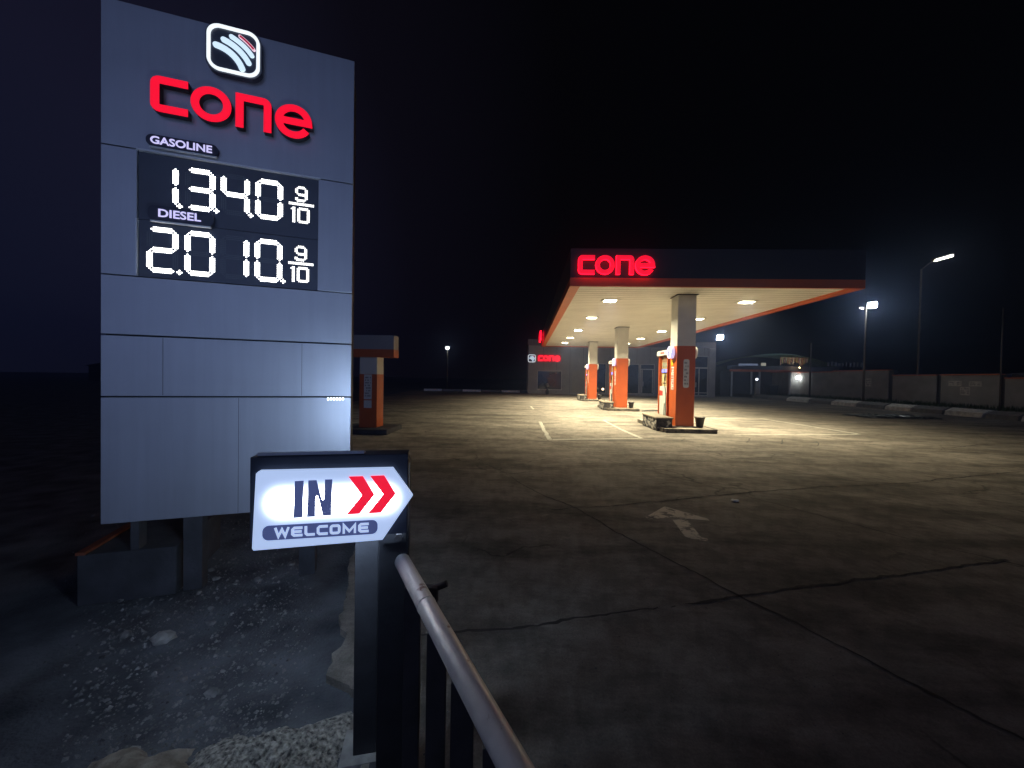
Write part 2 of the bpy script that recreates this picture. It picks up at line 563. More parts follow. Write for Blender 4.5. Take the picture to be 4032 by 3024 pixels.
def text_obj(body, name, m, parent, x0, x1, z0, z1, y, depth, bold=0.0, caps=True):
    c = bpy.data.curves.new(name, 'FONT')
    c.body = body
    c.size = 1
    c.extrude = 0.01
    c.offset = bold
    c.resolution_u = 4
    o = bpy.data.objects.new(name, c)
    COL.objects.link(o)
    dg = bpy.context.evaluated_depsgraph_get()
    me = bpy.data.meshes.new_from_object(o.evaluated_get(dg))
    bpy.data.objects.remove(o)
    xs = [v.co.x for v in me.vertices]; ys = [v.co.y for v in me.vertices]
    ax, bx, ay, by = min(xs), max(xs), min(ys), max(ys)
    for v in me.vertices:
        x, yy, zz = v.co
        v.co = (x0 + (x - ax) / (bx - ax) * (x1 - x0), y - (zz + 0.01) / 0.02 * depth, z0 + (yy - ay) / (by - ay) * (z1 - z0))
    me.materials.clear()
    me.materials.append(m)
    me.name = name
    q = bpy.data.objects.new(name, me)
    COL.objects.link(q)
    q.parent = parent
    return q


def cone_letter_paths(s):
    # four letters, unit: cap height 0.255, total width 1.036 ; x from 0
    w = 0.055
    h = 0.255
    out = []
    k = 0.030
    # c: square shouldered, open to the right
    x0, x1, z0, z1 = w / 2, 0.222, w / 2, h - w / 2
    out.append(([(x1, z1), (x0 + k, z1)] + arc(x0 + k, z1 - k, k, 90, 180, 4)[1:] + arc(x0 + k, z0 + k, k, 180, 270, 4) + [(x1, z0)], False))
    # o
    out.append((arc(0.236 + 0.128, h / 2, 0.128 - w / 2, 0, 360, 36)[:-1], True))
    # n
    a, b = 0.515 + w / 2, 0.754 - w / 2
    out.append(([(a, 0), (a, z1), (b - k, z1)] + arc(b - k, z1 - k, k, 90, 0, 4)[1:] + [(b, 0)], False))
    # e
    cx, r = 0.774 + 0.131, 0.131 - w / 2
    out.append(([(cx - r + w / 2 - 0.004, h / 2 - 0.004), (cx + r, h / 2 - 0.004)] + arc(cx, h / 2 - 0.004, r, 12, 328, 32), False))
    return [([(p[0] * s, p[1] * s) for p in pts], w * s, cl) for pts, cl in out]


def cone_letters(parent, x, z, s, y, depth, side, face, rim=None):
    for i, (pts, w, cl) in enumerate(cone_letter_paths(s)):
        b = MB()
        b.stroke([(px + x, pz + z) for px, pz in pts], w, y - depth, y, cl, 0)
        lo = b.build('letter', side, parent)
        f = MB()
        f.stroke([(px + x, pz + z) for px, pz in pts], w * 0.93, y - depth - 0.006 * s, y - depth - 0.001, cl, 0)
        f.build('letter_face', face, lo)
        if rim:
            for q in (1,):
                r = MB()
                r.stroke([(px + x, pz + z) for px, pz in pts], w * 0.62, y - depth - 0.012 * s, y - depth - 0.0065 * s, cl, 0)
                r.build('letter_core', rim, lo)


def emblem(parent, cx, cz, s, y, depth):
    """rounded square frame with four quarter arcs; s = side"""
    k = s / 0.336
    plate = MB()
    plate.prism(rrect(cx - s / 2 - .012 * k, cx + s / 2 + .012 * k, cz - s / 2 - .012 * k, cz + s / 2 + .012 * k, 0.085 * k, 8), y - depth, y)
    pl = plate.build('emblem', M_SCREEN, parent)
    f = MB()
    i = 0.010 * k
    f.stroke(rrect(cx - s / 2 + i, cx + s / 2 - i, cz - s / 2 + i, cz + s / 2 - i, 0.072 * k, 8), 0.021 * k, y - depth - 0.012 * k, y - depth - 0.001, True)
    f.build('emblem_frame', G_RIM, pl)
    ox, oz = cx - 0.136 * k, cz - 0.187 * k
    for r, a0, a1, w, m in ((0.202, 83, 20, 0.042, G_WHITE), (0.262, 74, 28, 0.038, G_WHITE), (0.312, 67, 36, 0.032, G_WHITE), (0.352, 60, 41, 0.022, G_REDARC)):
        a = MB()
        rr = w / 2
        cap0 = arc(0, 0, 0, 0, 0, 1)
        pts = [(ox + p[0] * k, oz + p[1] * k) for p in arc(0, 0, r, a0, a1, 14)]
        # round ended bar: outline built as one prism
        up = arc(0, 0, r + rr, a0, a1, 14); lo = arc(0, 0, r - rr, a1, a0, 14)
        e1 = (r * math.cos(math.radians(a1)), r * math.sin(math.radians(a1)))
        e0 = (r * math.cos(math.radians(a0)), r * math.sin(math.radians(a0)))
        out = up + arc(e1[0], e1[1], rr, a1, a1 - 180, 6)[1:-1] + lo + arc(e0[0], e0[1], rr, a0 + 180, a0, 6)[1:-1]
        a.prism([(ox + p[0] * k, oz + p[1] * k) for p in out], y - depth - 0.010 * k, y - depth - 0.001)
        if m is G_REDARC:
            ar = a.build('emblem_arc', G_PINK, pl)
            rr2 = 0.0065
            up = arc(0, 0, r + rr2, a0, a1, 14); lo = arc(0, 0, r - rr2, a1, a0, 14)
            c = MB()
            c.prism([(ox + p[0] * k, oz + p[1] * k) for p in up + lo], y - depth - 0.013 * k, y - depth - 0.0105 * k)
            c.build('emblem_arc', G_REDARC, pl)
        else:
            ob = a.build('emblem_arc', m, pl)


# ================================================================== SETTING
# ground: dark dusty roadside, one sheet to the horizon
g = MB()
N = 60
xs = [-260 + i * 520 / 26 for i in range(27)]
g.box(-280, 280, -60, 420, -0.36, -0.045)
struct(g.build('ground', M_ASPH))

# concrete forecourt slab with a broken left edge
left = [(-0.05, -3.0), (-0.22, 0.0), (-0.40, 0.7), (-0.58, 1.25), (-0.66, 1.55), (-0.80, 1.78), (-0.78, 1.92), (-0.93, 1.98), (-1.06, 2.04), (-1.12, 2.2),
        (-1.09, 2.34), (-1.21, 2.47), (-1.30, 2.72), (-1.36, 2.95), (-1.50, 3.2), (-1.58, 3.5), (-1.8, 4.2), (-2.6, 5.6), (-5.5, 6.2), (-9, 9), (-13, 43)]
lp = []
for (a, b) in zip(left, left[1:]):
    n = max(1, int(math.dist(a, b) / 0.05)) if a[1] < 4 else 6
    for i in range(n):
        t = i / n
        j = 0.018 if a[1] < 5 else 0.05
        lp.append((a[0] + (b[0] - a[0]) * t + random.uniform(-j, j), a[1] + (b[1] - a[1]) * t + random.uniform(-j, j) * 0.4))
g = MB()
g.plan(lp + [(-13, 43), (23.75, 43), (23.75, -3)], -0.30, 0.0)
struct(g.build('forecourt', M_FORE))


def ribbon(mb, pts, w, z, jit=0.02, step=0.12, rag=0.5):
    P = []
    for a, b in zip(pts, pts[1:]):
        n = max(1, int(math.dist(a, b) / step))
        for i in range(n):
            P.append(Vector((a[0] + (b[0] - a[0]) * i / n, a[1] + (b[1] - a[1]) * i / n)))
    P.append(Vector(pts[-1]))
    # an uneven, broken line: width and offset wander slowly
    off, wv = 0.0, 1.0
    prev = None
    for i, p in enumerate(P):
        d = (P[min(i + 1, len(P) - 1)] - P[max(i - 1, 0)]).normalized()
        nn = Vector((-d.y, d.x))
        off = off * 0.9 + random.gauss(0, jit)
        wv = 0.80 * wv + 0.20 * (1 + random.uniform(-rag, rag) * 1.8)
        ww = w * max(0.12, wv)
        q = p + nn * off
        e1, e2 = random.uniform(0.3, 0.7), 0
        cur = (mb.bm.verts.new((*(q + nn * ww * e1), z)), mb.bm.verts.new((*(q - nn * ww * (1 - e1)), z)))
        if prev and not (rag > 0.5 and wv < 0.35):
            mb.face([prev[0], prev[1], cur[1], cur[0]])
        prev = cur


J = MB()
for w, pl in ((0.030, [(-0.94, 7.67), (0.02, 5.86), (0.63, 4.92), (1.01, 4.14), (1.32, 3.58), (1.55, 3.17), (1.66, 2.97), (1.88, 2.69), (2.02, 2.4), (2.5, 1.6)]),
              (0.040, [(-0.86, 2.38), (-0.44, 2.43), (-0.12, 2.49), (0.27, 2.6), (0.76, 2.74), (1.2, 2.87), (1.69, 3.01), (2.27, 3.19), (3.03, 3.38), (4.6, 3.8)]),
              (0.045, [(0.34, 4.83), (1.19, 5.06), (2.03, 5.36), (3.1, 5.74), (4.22, 6.1), (5.34, 6.44), (6.23, 6.65), (8.77, 7.53), (12.0, 8.6)]),
              (0.030, [(-0.25, 12.14), (0.79, 9.7), (1.57, 7.96), (2.19, 7.17), (2.81, 6.28), (3.1, 5.74), (3.42, 5.31), (3.7, 4.86), (4.0, 4.45), (4.25, 4.1), (4.9, 3.3)]),
              (0.030, [(-0.31, 6.51), (0.9, 7.15), (2.46, 7.38), (3.91, 8.14), (6.08, 8.91)]),
              (0.035, [(4.55, 8.15), (5.01, 7.25), (5.57, 6.72), (6.08, 6.63), (6.35, 6.15), (7.4, 5.0)]),
              (0.06, [(8.75, 10.96), (10.3, 10.72), (11.3, 10.63), (12.7, 11.25), (15, 12)]),
              (0.035, [(0.84, 9.51), (2.08, 9.87), (3.48, 10.27)]),
              (0.030, [(3.48, 10.27), (3.9, 9.51), (4.5, 8.2)]),
              (0.045, [(6.63, 11.58), (7.39, 11.34), (6.83, 10.52), (6.0, 10.61), (6.63, 11.58)]),
              (0.045, [(7.39, 11.34), (8.25, 11.24), (7.7, 10.4), (6.83, 10.52)]),
              (0.04, [(8.6, 11.1), (9.1, 10.2), (10.4, 9.9)])):
    ribbon(J, pl, w * 0.55, 0.004, 0.007, 0.045, 0.9)
struct(J.build('pavement_joint', M_CRACK))

Lm = MB()
for w, pl in ((0.12, [(0.53, 14.6), (0.63, 10.36)]), (0.10, [(0.72, 10.37), (3.3, 10.95)]), (0.12, [(3.28, 11.02), (3.16, 12.9)]), (0.06, [(3.16, 12.95), (3.12, 15.7)]),
              (0.12, [(7.9, 17.3), (10.6, 18.0)]), (0.14, [(10.62, 17.92), (10.95, 13.0)]), (0.11, [(10.85, 12.95), (7.6, 12.35), (6.45, 12.15)]),
              (0.14, [(4.3, 18.6), (5.45, 18.1)]), (0.10, [(0.24, 22.6), (0.39, 20.3)]), (0.10, [(6.4, 22.5), (8.5, 22.0)]), (0.08, [(15.0, 17.5), (19.5, 15.5)])):
    ribbon(Lm, pl, w, 0.005, 0.0, 0.25, 0.10)
struct(Lm.build('painted_line', M_LINE))
A = MB()
ao = [(1.83, 5.07), (1.46, 4.66), (1.46, 4.58), (1.76, 4.66), (1.70, 4.10), (1.77, 4.03), (1.90, 4.00), (1.92, 4.07), (1.87, 4.10), (1.93, 4.64), (2.19, 4.60), (2.19, 4.67)]
A.face([A.bm.verts.new((x, y, 0.005)) for x, y in ao[::-1]])
[q.normal_update() for q in A.bm.faces]
bmesh.ops.triangulate(A.bm, faces=A.bm.faces[:])
struct(A.build('painted_arrow', M_ARROW))

# raised verge between the kerb and the boundary wall
V = MB()
V.plan([(24.05, 8), (29.2, 8), (29.2, 46), (24.05, 46)], -0.3, 0.27)
struct(V.build('verge', M_VERGE))
V = MB()
for i in range(2600):
    x = random.uniform(24.15, 28.9); y = random.uniform(18, 44)
    if random.random() < 0.5:
        x = random.uniform(27.6, 28.9)
    h = random.uniform(0.08, 0.28) * (1.2 if x > 27.5 else 0.8)
    a = random.uniform(0, 6.28); w = random.uniform(0.02, 0.05)
    dx, dy = math.cos(a) * w, math.sin(a) * w
    lx, ly = random.uniform(-.08, .08), random.uniform(-.08, .08)
    V.face([V.bm.verts.new((x - dx, y - dy, 0.27)), V.bm.verts.new((x + dx, y + dy, 0.27)), V.bm.verts.new((x + lx, y + ly, 0.27 + h))])
gr = V.build('verge_grass', M_GRASS, recalc=False)
gr['kind'] = 'stuff'
tag(gr, 'rough dark green grass along the foot of the boundary wall', 'grass')

# ================================================================== PRICE TOTEM
TA = math.radians(20.70)
tot = thing('price_totem', 'tall grey price totem with lit emblem, red letters and two fuel prices', 'price sign', (-3.014, 2.605, 0.0), TA)
TW = 1.64
b = MB()
b.box(0.012, TW - 0.012, 0.036, 0.40, 0.556, 4.25)
b.build('core', M_DARKBOX, tot)
GP = 0.006
for (x0, x1, z0, z1) in ((0, TW, 0.55, 1.462), (0, TW, 1.466, 1.905), (0, TW, 1.909, 2.333), (0, TW, 3.243, 4.262)):
    b = MB()
    b.box(x0, x1, 0.0, 0.034, z0 + GP / 2, z1 - GP / 2, 0, 0.003)
    b.build('cladding_panel', M_CLAD, tot)
for (x0, x1) in ((0, 0.203), (1.378, TW)):
    b = MB()
    b.box(x0, x1, 0.0, 0.034, 2.333 + GP / 2, 3.243 - GP / 2, 0, 0.003)
    b.build('cladding_panel', M_CLAD, tot)
# fine vertical sheet joints
for x, z0, z1 in ((0.834, 0.56, 1.455), (0.357, 1.475, 1.895), (1.269, 1.475, 1.895)):
    b = MB()
    b.box(x - 0.0012, x + 0.0012, -0.0015, 0.001, z0, z1)
    b.build('sheet_joint', M_DARKBOX, tot)
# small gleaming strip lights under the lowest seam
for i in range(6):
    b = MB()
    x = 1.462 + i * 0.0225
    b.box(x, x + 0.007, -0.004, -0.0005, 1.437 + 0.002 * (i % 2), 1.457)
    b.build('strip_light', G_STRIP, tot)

# edge trims around the display
b = MB()
b.box(0.204, 1.392, -0.012, 0.030, 3.234, 3.248)
b.build('display_trim', M_TRIM, tot)
b = MB()
b.box(0.1975, 0.2055, -0.006, 0.030, 2.345, 2.75)
b.build('display_trim', M_TRIM, tot)

screens = []
for z0, z1 in ((2.752, 3.236), (2.338, 2.748)):
    b = MB()
    b.box(0.2065, 1.3765, 0.012, 0.034, z0, z1)
    screens.append(b.build('display_screen', M_SCREEN, tot))

PITCH = 0.0132
DOT_R = 0.0046


def dots(mb, pts, y=0.010):
    for x, z in pts:
        vs = [mb.bm.verts.new((x + DOT_R * math.cos(k * math.pi / 3), y, z + DOT_R * math.sin(k * math.pi / 3))) for k in range(6)]
        mb.face(vs[::-1])


def seg_dots(seg, x0, x1, z0, z1):
    """rows of LEDs of one of the seven segments, slanting ends"""
    out = []
    zm = (z0 + z1) / 2
    nr = 3

    def hor(zc, a, c):
        n = int(round((c - a) / PITCH))
        for r in range(nr):
            ins = 1 if r != 1 else 0
            for i in range(ins, n + 1 - ins):
                out.append((a + (c - a) * i / n, zc + (r - 1) * PITCH))

    def ver(xc, a, c):
        n = int(round((c - a) / PITCH))
        for r in range(nr):
            ins = 1 if r != 1 else 0
            for i in range(ins, n + 1 - ins):
                out.append((xc + (r - 1) * PITCH, a + (c - a) * i / n))
    p = PITCH
    xl, xr = x0 + p, x1 - p
    zt, zb = z1 - p, z0 + p
    if seg == 'a': hor(zt, xl + p * 0.9, xr - p * 0.9)
    if seg == 'd': hor(zb, xl + p * 0.9, xr - p * 0.9)
    if seg == 'g': hor(zm, xl + p * 0.9, xr - p * 0.9)
    if seg == 'f': ver(xl, zm + p * 0.9, zt - p * 0.9)
    if seg == 'b': ver(xr, zm + p * 0.9, zt - p * 0.9)
    if seg == 'e': ver(xl, zb + p * 0.9, zm - p * 0.9)
    if seg == 'c': ver(xr, zb + p * 0.9, zm - p * 0.9)
    return out


SEG = {'0': 'abcdef', '1': 'bc', '2': 'abged', '3': 'abgcd', '4': 'fgbc', '9': 'abcdfg'}


def led_digit(parent, ch, x0, x1, z0, z1, point=False, ghosts=True):
    b = MB()
    for s in 'abcdefg':
        if s in SEG[ch]:
            dots(b, seg_dots(s, x0, x1, z0, z1))
    if point:
        px, pz = x1 + 0.012, z0 + 0.010
        dots(b, [(px, pz), (px + PITCH, pz), (px - PITCH, pz), (px, pz + PITCH), (px, pz - PITCH)])
    d = b.build('digit', G_LED, parent, recalc=False)
    if ghosts:
        for s in 'abcdefg':
            if s not in SEG[ch]:
                b = MB()
                dots(b, seg_dots(s, x0, x1, z0, z1), 0.0112)
                b.build('unlit_segment', G_LEDOFF, parent, recalc=False)
    return d


def fraction(parent, zc):
    # nine over ten
    sm = 0.0115
    def grid(mb, rows, x0, z0):
        n = len(rows)
        pts = []
        for r, row in enumerate(rows):
            for c, ch in enumerate(row):
                if ch == '#':
                    pts.append((x0 + c * sm, z0 + (n - 1 - r) * sm))
        dots(mb, pts)
    b = MB()
    grid(b, ["..####..", ".######.", "##....##", "##....##", "##....##", ".#######", "..######", "......##", "##....##", "#######.", ".#####.."], 1.213, zc + 0.024)
    b.build('digit', G_LEDS, parent, recalc=False)
    b = MB()
    grid(b, ["################", "################"], 1.168, zc - 0.006)
    b.build('fraction_bar', G_LEDS, parent, recalc=False)
    b = MB()
    rows1 = [".##", "###", ".##", ".##", ".##", ".##", ".##", ".##", ".##", ".##", ".##"]
    rows0 = [".######.", "########", "##....##", "##....##", "##....##", "##....##", "##....##", "##....##", "##....##", "########", ".######."]
    grid(b, rows1, 1.183, zc - 0.146)
    b.build('digit', G_LEDS, parent, recalc=False)
    b = MB()
    grid(b, rows0, 1.229, zc - 0.146)
    b.build('digit', G_LEDS, parent, recalc=False)


DZ = {0: (2.868, 3.170), 1: (2.379, 2.702)}
z0, z1 = DZ[0]
led_digit(screens[0], '1', 0.255, 0.438, z0, z1, True, False)
led_digit(screens[0], '3', 0.486, 0.667, z0, z1, True)
led_digit(screens[0], '4', 0.711, 0.891, z0, z1, True)
led_digit(screens[0], '0', 0.938, 1.118, z0, z1, False)
fraction(screens[0], 3.019)
z0, z1 = DZ[1]
led_digit(screens[1], '2', 0.258, 0.438, z0, z1, True)
led_digit(screens[1], '0', 0.486, 0.667, z0, z1, False)
led_digit(screens[1], '1', 0.709, 0.889, z0, z1, False)
led_digit(screens[1], '0', 0.936, 1.116, z0, z1, True)
fraction(screens[1], 2.543)

# fuel name plates
b = MB()
b.prism(rrect(0.266, 0.700, 3.272, 3.354, 0.038), -0.030, -0.001)
pl = b.build('fuel_plate', M_PLATE, tot)
text_obj('GASOLINE', 'lettering', G_LAV, pl, 0.294, 0.664, 3.287, 3.341, -0.031, 0.004, 0.016)
b = MB()
b.box(0.285, 0.690, -0.028, -0.004, 3.262, 3.2715)
b.build('plate_edge', M_TRIM, pl)
b = MB()
b.prism(rrect(0.276, 0.672, 2.745, 2.850, 0.038), -0.026, 0.010)
pl = b.build('fuel_plate', M_PLATE, tot)
text_obj('DIESEL', 'lettering', G_LAV, pl, 0.340, 0.596, 2.770, 2.828, -0.027, 0.004, 0.016)
b = MB()
b.box(0.290, 0.655, -0.024, 0.0, 2.735, 2.7445)
b.build('plate_edge', M_TRIM, pl)

emblem(tot, 0.8045, 4.066, 0.336, -0.002, 0.045)
cone_letters(tot, 0.302, 3.507, 1.0, -0.002, 0.050, M_DARKBOX, G_RED)
# legs and bracket below the totem
for x0, x1, z1 in ((0.14, 0.19, 0.552), (0.46, 0.58, 0.554), (1.25, 1.37, 0.553)):
    b = MB()
    b.box(x0, x1, 0.06, 0.16, -0.03, z1)
    b.build('leg', M_BASE, tot)
base = thing('totem_plinth', 'low concrete plinth with orange edge under the price totem', 'plinth', (-3.014, 2.605, -0.045), TA)
b = MB()
b.box(-0.16, 0.42, 0.05, 0.9, 0.0, 0.37, 0, 0.01)
b.build('block', M_BASE, base)
b = MB()
b.box(-0.165, -0.11, 0.045, 0.90, 0.372, 0.392)
b.build('edge_strip', mat('faded_edge_paint', (0.22, 0.06, 0.025), .7, 0, .3, 9), base)

# ================================================================== ENTRANCE ARROW SIGN
IA = math.radians(14.0)
sg = thing('entrance_sign', 'backlit white arrow sign reading IN above WELCOME with two red chevrons', 'sign', (-0.892, 1.234, 1.0), IA)
arrow_out = [(0.004, 0.070), (0.407, 0.078), (0.5065, 0.227), (0.438, 0.327), (0.018, 0.330), (0.010, 0.322), (0.0, 0.078)]
b = MB()
b.prism(arrow_out, -0.022, 0.0)
pn = b.build('arrow_panel', M_INPANEL, sg)
sx = 0.0
b = MB(); b.prism([(0.1240, 0.1720), (0.1510, 0.1730), (0.1540, 0.2950), (0.1270, 0.2940)], -0.0255, -0.0225)
b.build('letter', G_NAVY, pn)
W0, W1, zz0, zz1 = 0.170, 0.240, 0.1745, 0.2935
zz0 -= .0015; zz1 += .0015
nn = [(0.1655, zz0), (0.1895, zz0), (0.1915, 0.237), (0.194, 0.243), (0.197, 0.2435), (0.199, 0.241), (0.2150, zz0 + .0015), (0.2400, zz0 + .0015), (0.2430, zz1 + .001), (0.2200, zz1 + .001),
      (0.2185, 0.234), (0.216, 0.2275), (0.213, 0.2265), (0.2105, 0.229), (0.1935, zz1), (0.1685, zz1)]
b = MB(); b.prism(nn, -0.0255, -0.0225); b.build('letter', G_NAVY, pn)
for dx in (0.0, 0.070):
    b = MB()
    b.prism([(0.289 + dx, 0.174), (0.331 + dx, 0.1745), (0.3795 + dx, 0.238), (0.340 + dx, 0.3035), (0.2945 + dx, 0.3035), (0.338 + dx, 0.238)], -0.0255, -0.0225)
    b.build('chevron', G_CHEV, pn)
b = MB(); b.prism(rrect(0.0315, 0.3905, 0.1015, 0.150, 0.019), -0.0255, -0.0225)
pill = b.build('word_plate', G_NAVY, pn)
M_WEL = glow('lit_pale_blue', (0.46, 0.58, 0.86), 0.95)
lh, lw, st_ = 0.033, 0.0372, 0.0082
x_ = 0.068
for ch in 'WELCOME':
    w_ = lw * (1.18 if ch in 'WM' else 0.92 if ch != 'L' else 0.85)
    h_ = st_ / 2
    z_ = 0.1095
    k_ = 0.005
    P = {'W': [[(0.002, lh), (w_ * .27, h_), (w_ * .5, lh * .80), (w_ * .73, h_), (w_ - .002, lh)]],
         'M': [[(h_, 0), (h_, lh - h_), (w_ * .5, lh * .22), (w_ - h_, lh - h_), (w_ - h_, 0)]],
         'E': [[(w_, lh - h_), (h_ + k_, lh - h_), (h_, lh - h_ - k_), (h_, h_ + k_), (h_ + k_, h_), (w_, h_)], [(st_ + .0002, lh / 2), (w_ * .92, lh / 2)]],
         'L': [[(h_, lh), (h_, h_ + k_), (h_ + k_, h_), (w_, h_)]],
         'C': [[(w_, lh - h_), (h_ + k_, lh - h_), (h_, lh - h_ - k_), (h_, h_ + k_), (h_ + k_, h_), (w_, h_)]]}
    b = MB()
    if ch == 'O':
        b.stroke([(x_ + px, z_ + pz) for px, pz in rrect(h_, w_ - h_, h_, lh - h_, .006, 3)], st_, -0.028, -0.0257, True)
    else:
        for pl_ in P[ch]:
            b.stroke([(x_ + px, z_ + pz) for px, pz in pl_], st_ if ch not in 'WM' else st_ * .86, -0.028, -0.0257)
    b.build('letter', M_WEL, pill)
    x_ += w_ + 0.0062
b = MB()
b.box(-0.018, 0.489, 0.002, 0.085, 0.085, 0.372, 0, 0.004)
b.build('cabinet', M_CAB, sg)
# unseen glowing back face, added to light the totem and the slab behind
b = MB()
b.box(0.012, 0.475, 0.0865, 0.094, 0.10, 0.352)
b.build('added_back_glow', glow('rear_fill_glow', (0.55, 0.73, 1.0), 52.0), sg)
b = MB()
b.box(0.0, 0.338, 0.012, 0.020, 0.374, 0.384)
b.box(0.0, 0.338, 0.0205, 0.045, 0.3735, 0.377)
b.build('angle_bar', M_TRIM, sg)
for x in (0.02, 0.22, 0.31):
    b = MB()
    b.box(x, x + 0.008, 0.022, 0.03, 0.3775, 0.382)
    b.build('bolt', M_TRIM, sg)

# gate posts that carry the sign
p1 = thing('gate_post', 'thick dark square gate post under the arrow end of the sign', 'post', (-0.517, 1.513, 0.0), IA)
b = MB(); b.box(-0.057, 0.057, -0.05, 0.06, 0.004, 1.31, 0, 0.005); b.build('shaft', M_POST, p1)
b = MB(); b.box(-0.10, 0.10, -0.09, 0.10, -0.03, 0.0035); b.build('base_plate', M_BASE, p1)
b = MB(); b.box(-0.045, 0.045, -0.062, -0.0505, 1.005, 1.075); q = b.build('bracket_plate', M_POST, p1)
b = MB(); b.tube([(0.02, -0.063, 1.03), (0.02, -0.078, 1.03)], 0.014, 8); b.build('bolt', M_BALU, q)
p2 = thing('gate_post', 'slimmer dark post behind the arrow sign, left of the thick gate post', 'post', (-0.685, 1.66, 0.0), IA)
b = MB(); b.box(-0.048, 0.048, -0.045, 0.045, 0.004, 1.285, 0, 0.004); b.build('shaft', M_POST, p2)
b = MB(); b.box(-0.10, 0.085, -0.085, 0.09, -0.03, 0.0035); b.build('base_plate', M_STONE, p2)
b = MB(); b.box(-0.054, 0.054, -0.05, 0.05, 1.287, 1.294); b.build('cap', M_POST, p2)

# handrail
hr = thing('handrail', 'sloping silver tube handrail with dark balusters leading from the gate post', 'railing', (-0.433, 1.348, 0.0), 0)
d = Vector((0.433, -0.718, 0)).normalized()
b = MB()
end = [Vector((0, 0, 0.985)) - d * 0.012, Vector((0, 0, 0.987)) - d * 0.002, Vector((0, 0, 0.987)) + d * 0.012]
L = 2.2
b.tube([Vector((0, 0, 0.987)) - d * 0.02, Vector((0, 0, 0.987)) - d * 0.012, Vector((0, 0, 0.987)), Vector((0, 0, 0.987)) + d * 0.4, Vector((0, 0, 0.987)) + d * 0.9, Vector((0, 0, 0.987)) + d * L], 0.027, 20, 0, [0.014, 0.022, 0.027, 0.027, 0.027, 0.027])
tr_ = b.build('top_rail', M_RAIL, hr)
b = MB()
c_ = Vector((0, 0, 0.987)) + d * 0.30
b.tube([c_ - d * .004, c_ - d * .002, c_ + d * .002, c_ + d * .004], .0275, 20, 0, [.0268, .0283, .0283, .0268])
b.build('weld_seam', M_RAIL, tr_)
ang = math.atan2(d.y, d.x)
for s in (0.15, 0.40, 0.585, 0.755, 0.95, 1.15, 1.35, 1.55, 1.75):
    b = MB()
    b.box(-0.026, 0.026, -0.011, 0.011, 0.06, 0.972, 0, 0.003)
    o = b.build('baluster', M_BALU, hr)
    o.location = d * s
    o.rotation_euler = (0, 0, 0.12)
b = MB()
b.tube([d * 0.02 + Vector((0, 0, 0.05)), d * L + Vector((0, 0, 0.05))], 0.015, 10)
b.build('bottom_rail', M_BALU, hr)
b = MB()
q = d * 0.17 + Vector((0.045, 0.03, 0))
b.box(q.x - 0.02, q.x + 0.022, q.y - 0.012, q.y + 0.012, 0.915, 0.965)
b.tube([q + Vector((0.0, 0, 0.955)), q + Vector((0.03, 0.01, 0.962)), q + Vector((0.05, 0.012, 0.97))], 0.011, 8)
b.build('latch', M_BALU, hr)

# ================================================================== FOREGROUND RUBBLE AND GRAVEL
def lumpy(cx, cy, rx, ry, h, n, rough, name, label, cat, m, z=-0.05, rot=0.0, flat=0.6):
    b = MB()
    idx = {}
    for i in range(n + 1):
        for j in range(n + 1):
            u, v = i / n * 2 - 1, j / n * 2 - 1
            e = max(abs(u), abs(v)) ** 4
            a = math.atan2(v, u)
            k = 1 + 0.18 * math.sin(3 * a + cx * 7) + 0.10 * math.sin(7 * a + cy * 5)
            x, y = u * rx * k, v * ry * k
            zz = h * (1 - e) * (flat + (1 - flat) * (0.5 + 0.5 * math.sin(u * 4 + cx) * math.cos(v * 3 + 1)))
            zz += random.uniform(-rough, rough) * (1 - e * 0.7)
            x += random.uniform(-rough, rough); y += random.uniform(-rough, rough)
            idx[i, j] = b.bm.verts.new((cx + x * math.cos(rot) - y * math.sin(rot), cy + x * math.sin(rot) + y * math.cos(rot), z + max(0.0, zz)))
    for i in range(n):
        for j in range(n):
            b.face([idx[i, j], idx[i + 1, j], idx[i + 1, j + 1], idx[i, j + 1]])
    return tag(b.build(name, m, recalc=False), label, cat)


M_AGG = mat('exposed_aggregate', (0.12, 0.11, 0.10), 0.95, 0, 0.6, 48, 1.0, 60, (0.60, 0.55, 0.46), 3)
M_BRK = mat('brown_broken_concrete', (0.24, 0.195, 0.14), 0.95, 0, 0.4, 14, 0.7, 70, (0.42, 0.36, 0.28))
lumpy(-1.06, 1.53, 0.30, 0.26, 0.085, 44, 0.010, 'concrete_lump', 'rough lump of broken concrete with exposed pebbles beside the posts', 'rubble', M_AGG, -0.05, 0.1, 0.55)
lumpy(-1.58, 1.42, 0.21, 0.21, 0.075, 26, 0.005, 'concrete_slab', 'flat brown piece of broken concrete at the bottom edge', 'rubble', M_BRK, -0.05, 0.3, 0.9)
b = MB()
for i in range(8200):
    y = 1.3 + 3.0 * random.random() ** 1.5
    x = random.uniform(-1.15, -0.55) * y - 0.1 + random.gauss(0, 0.1)
    if x > -0.62 - (y - 1.3) * 0.5 - 0.08:
        continue
    r = random.choice((0.002, 0.003, 0.003, 0.004, 0.004, 0.005, 0.006, 0.009)) * random.uniform(0.7, 1.3)
    if random.random() < 0.012:
        r *= 2.6
    b.rock((x, y, -0.045 + r * 0.3), (r * random.uniform(0.8, 1.6), r * random.uniform(0.8, 1.4), r * 0.8), 0, 0 if False else 1, 0.3) if r > 0.012 else None
    if r <= 0.012:
        t = [b.bm.verts.new((x + r * 1.4 * math.cos(a + i), y + r * 1.4 * math.sin(a + i), -0.046)) for a in (0, 1.6, 3.1, 4.7)]
        top = b.bm.verts.new((x + random.uniform(-r, r) * .5, y + random.uniform(-r, r) * .5, -0.046 + r * 1.3))
        for k in range(4):
            b.face([t[k], t[(k + 1) % 4], top])
gv = b.build('gravel', M_GRAVEL, recalc=False)
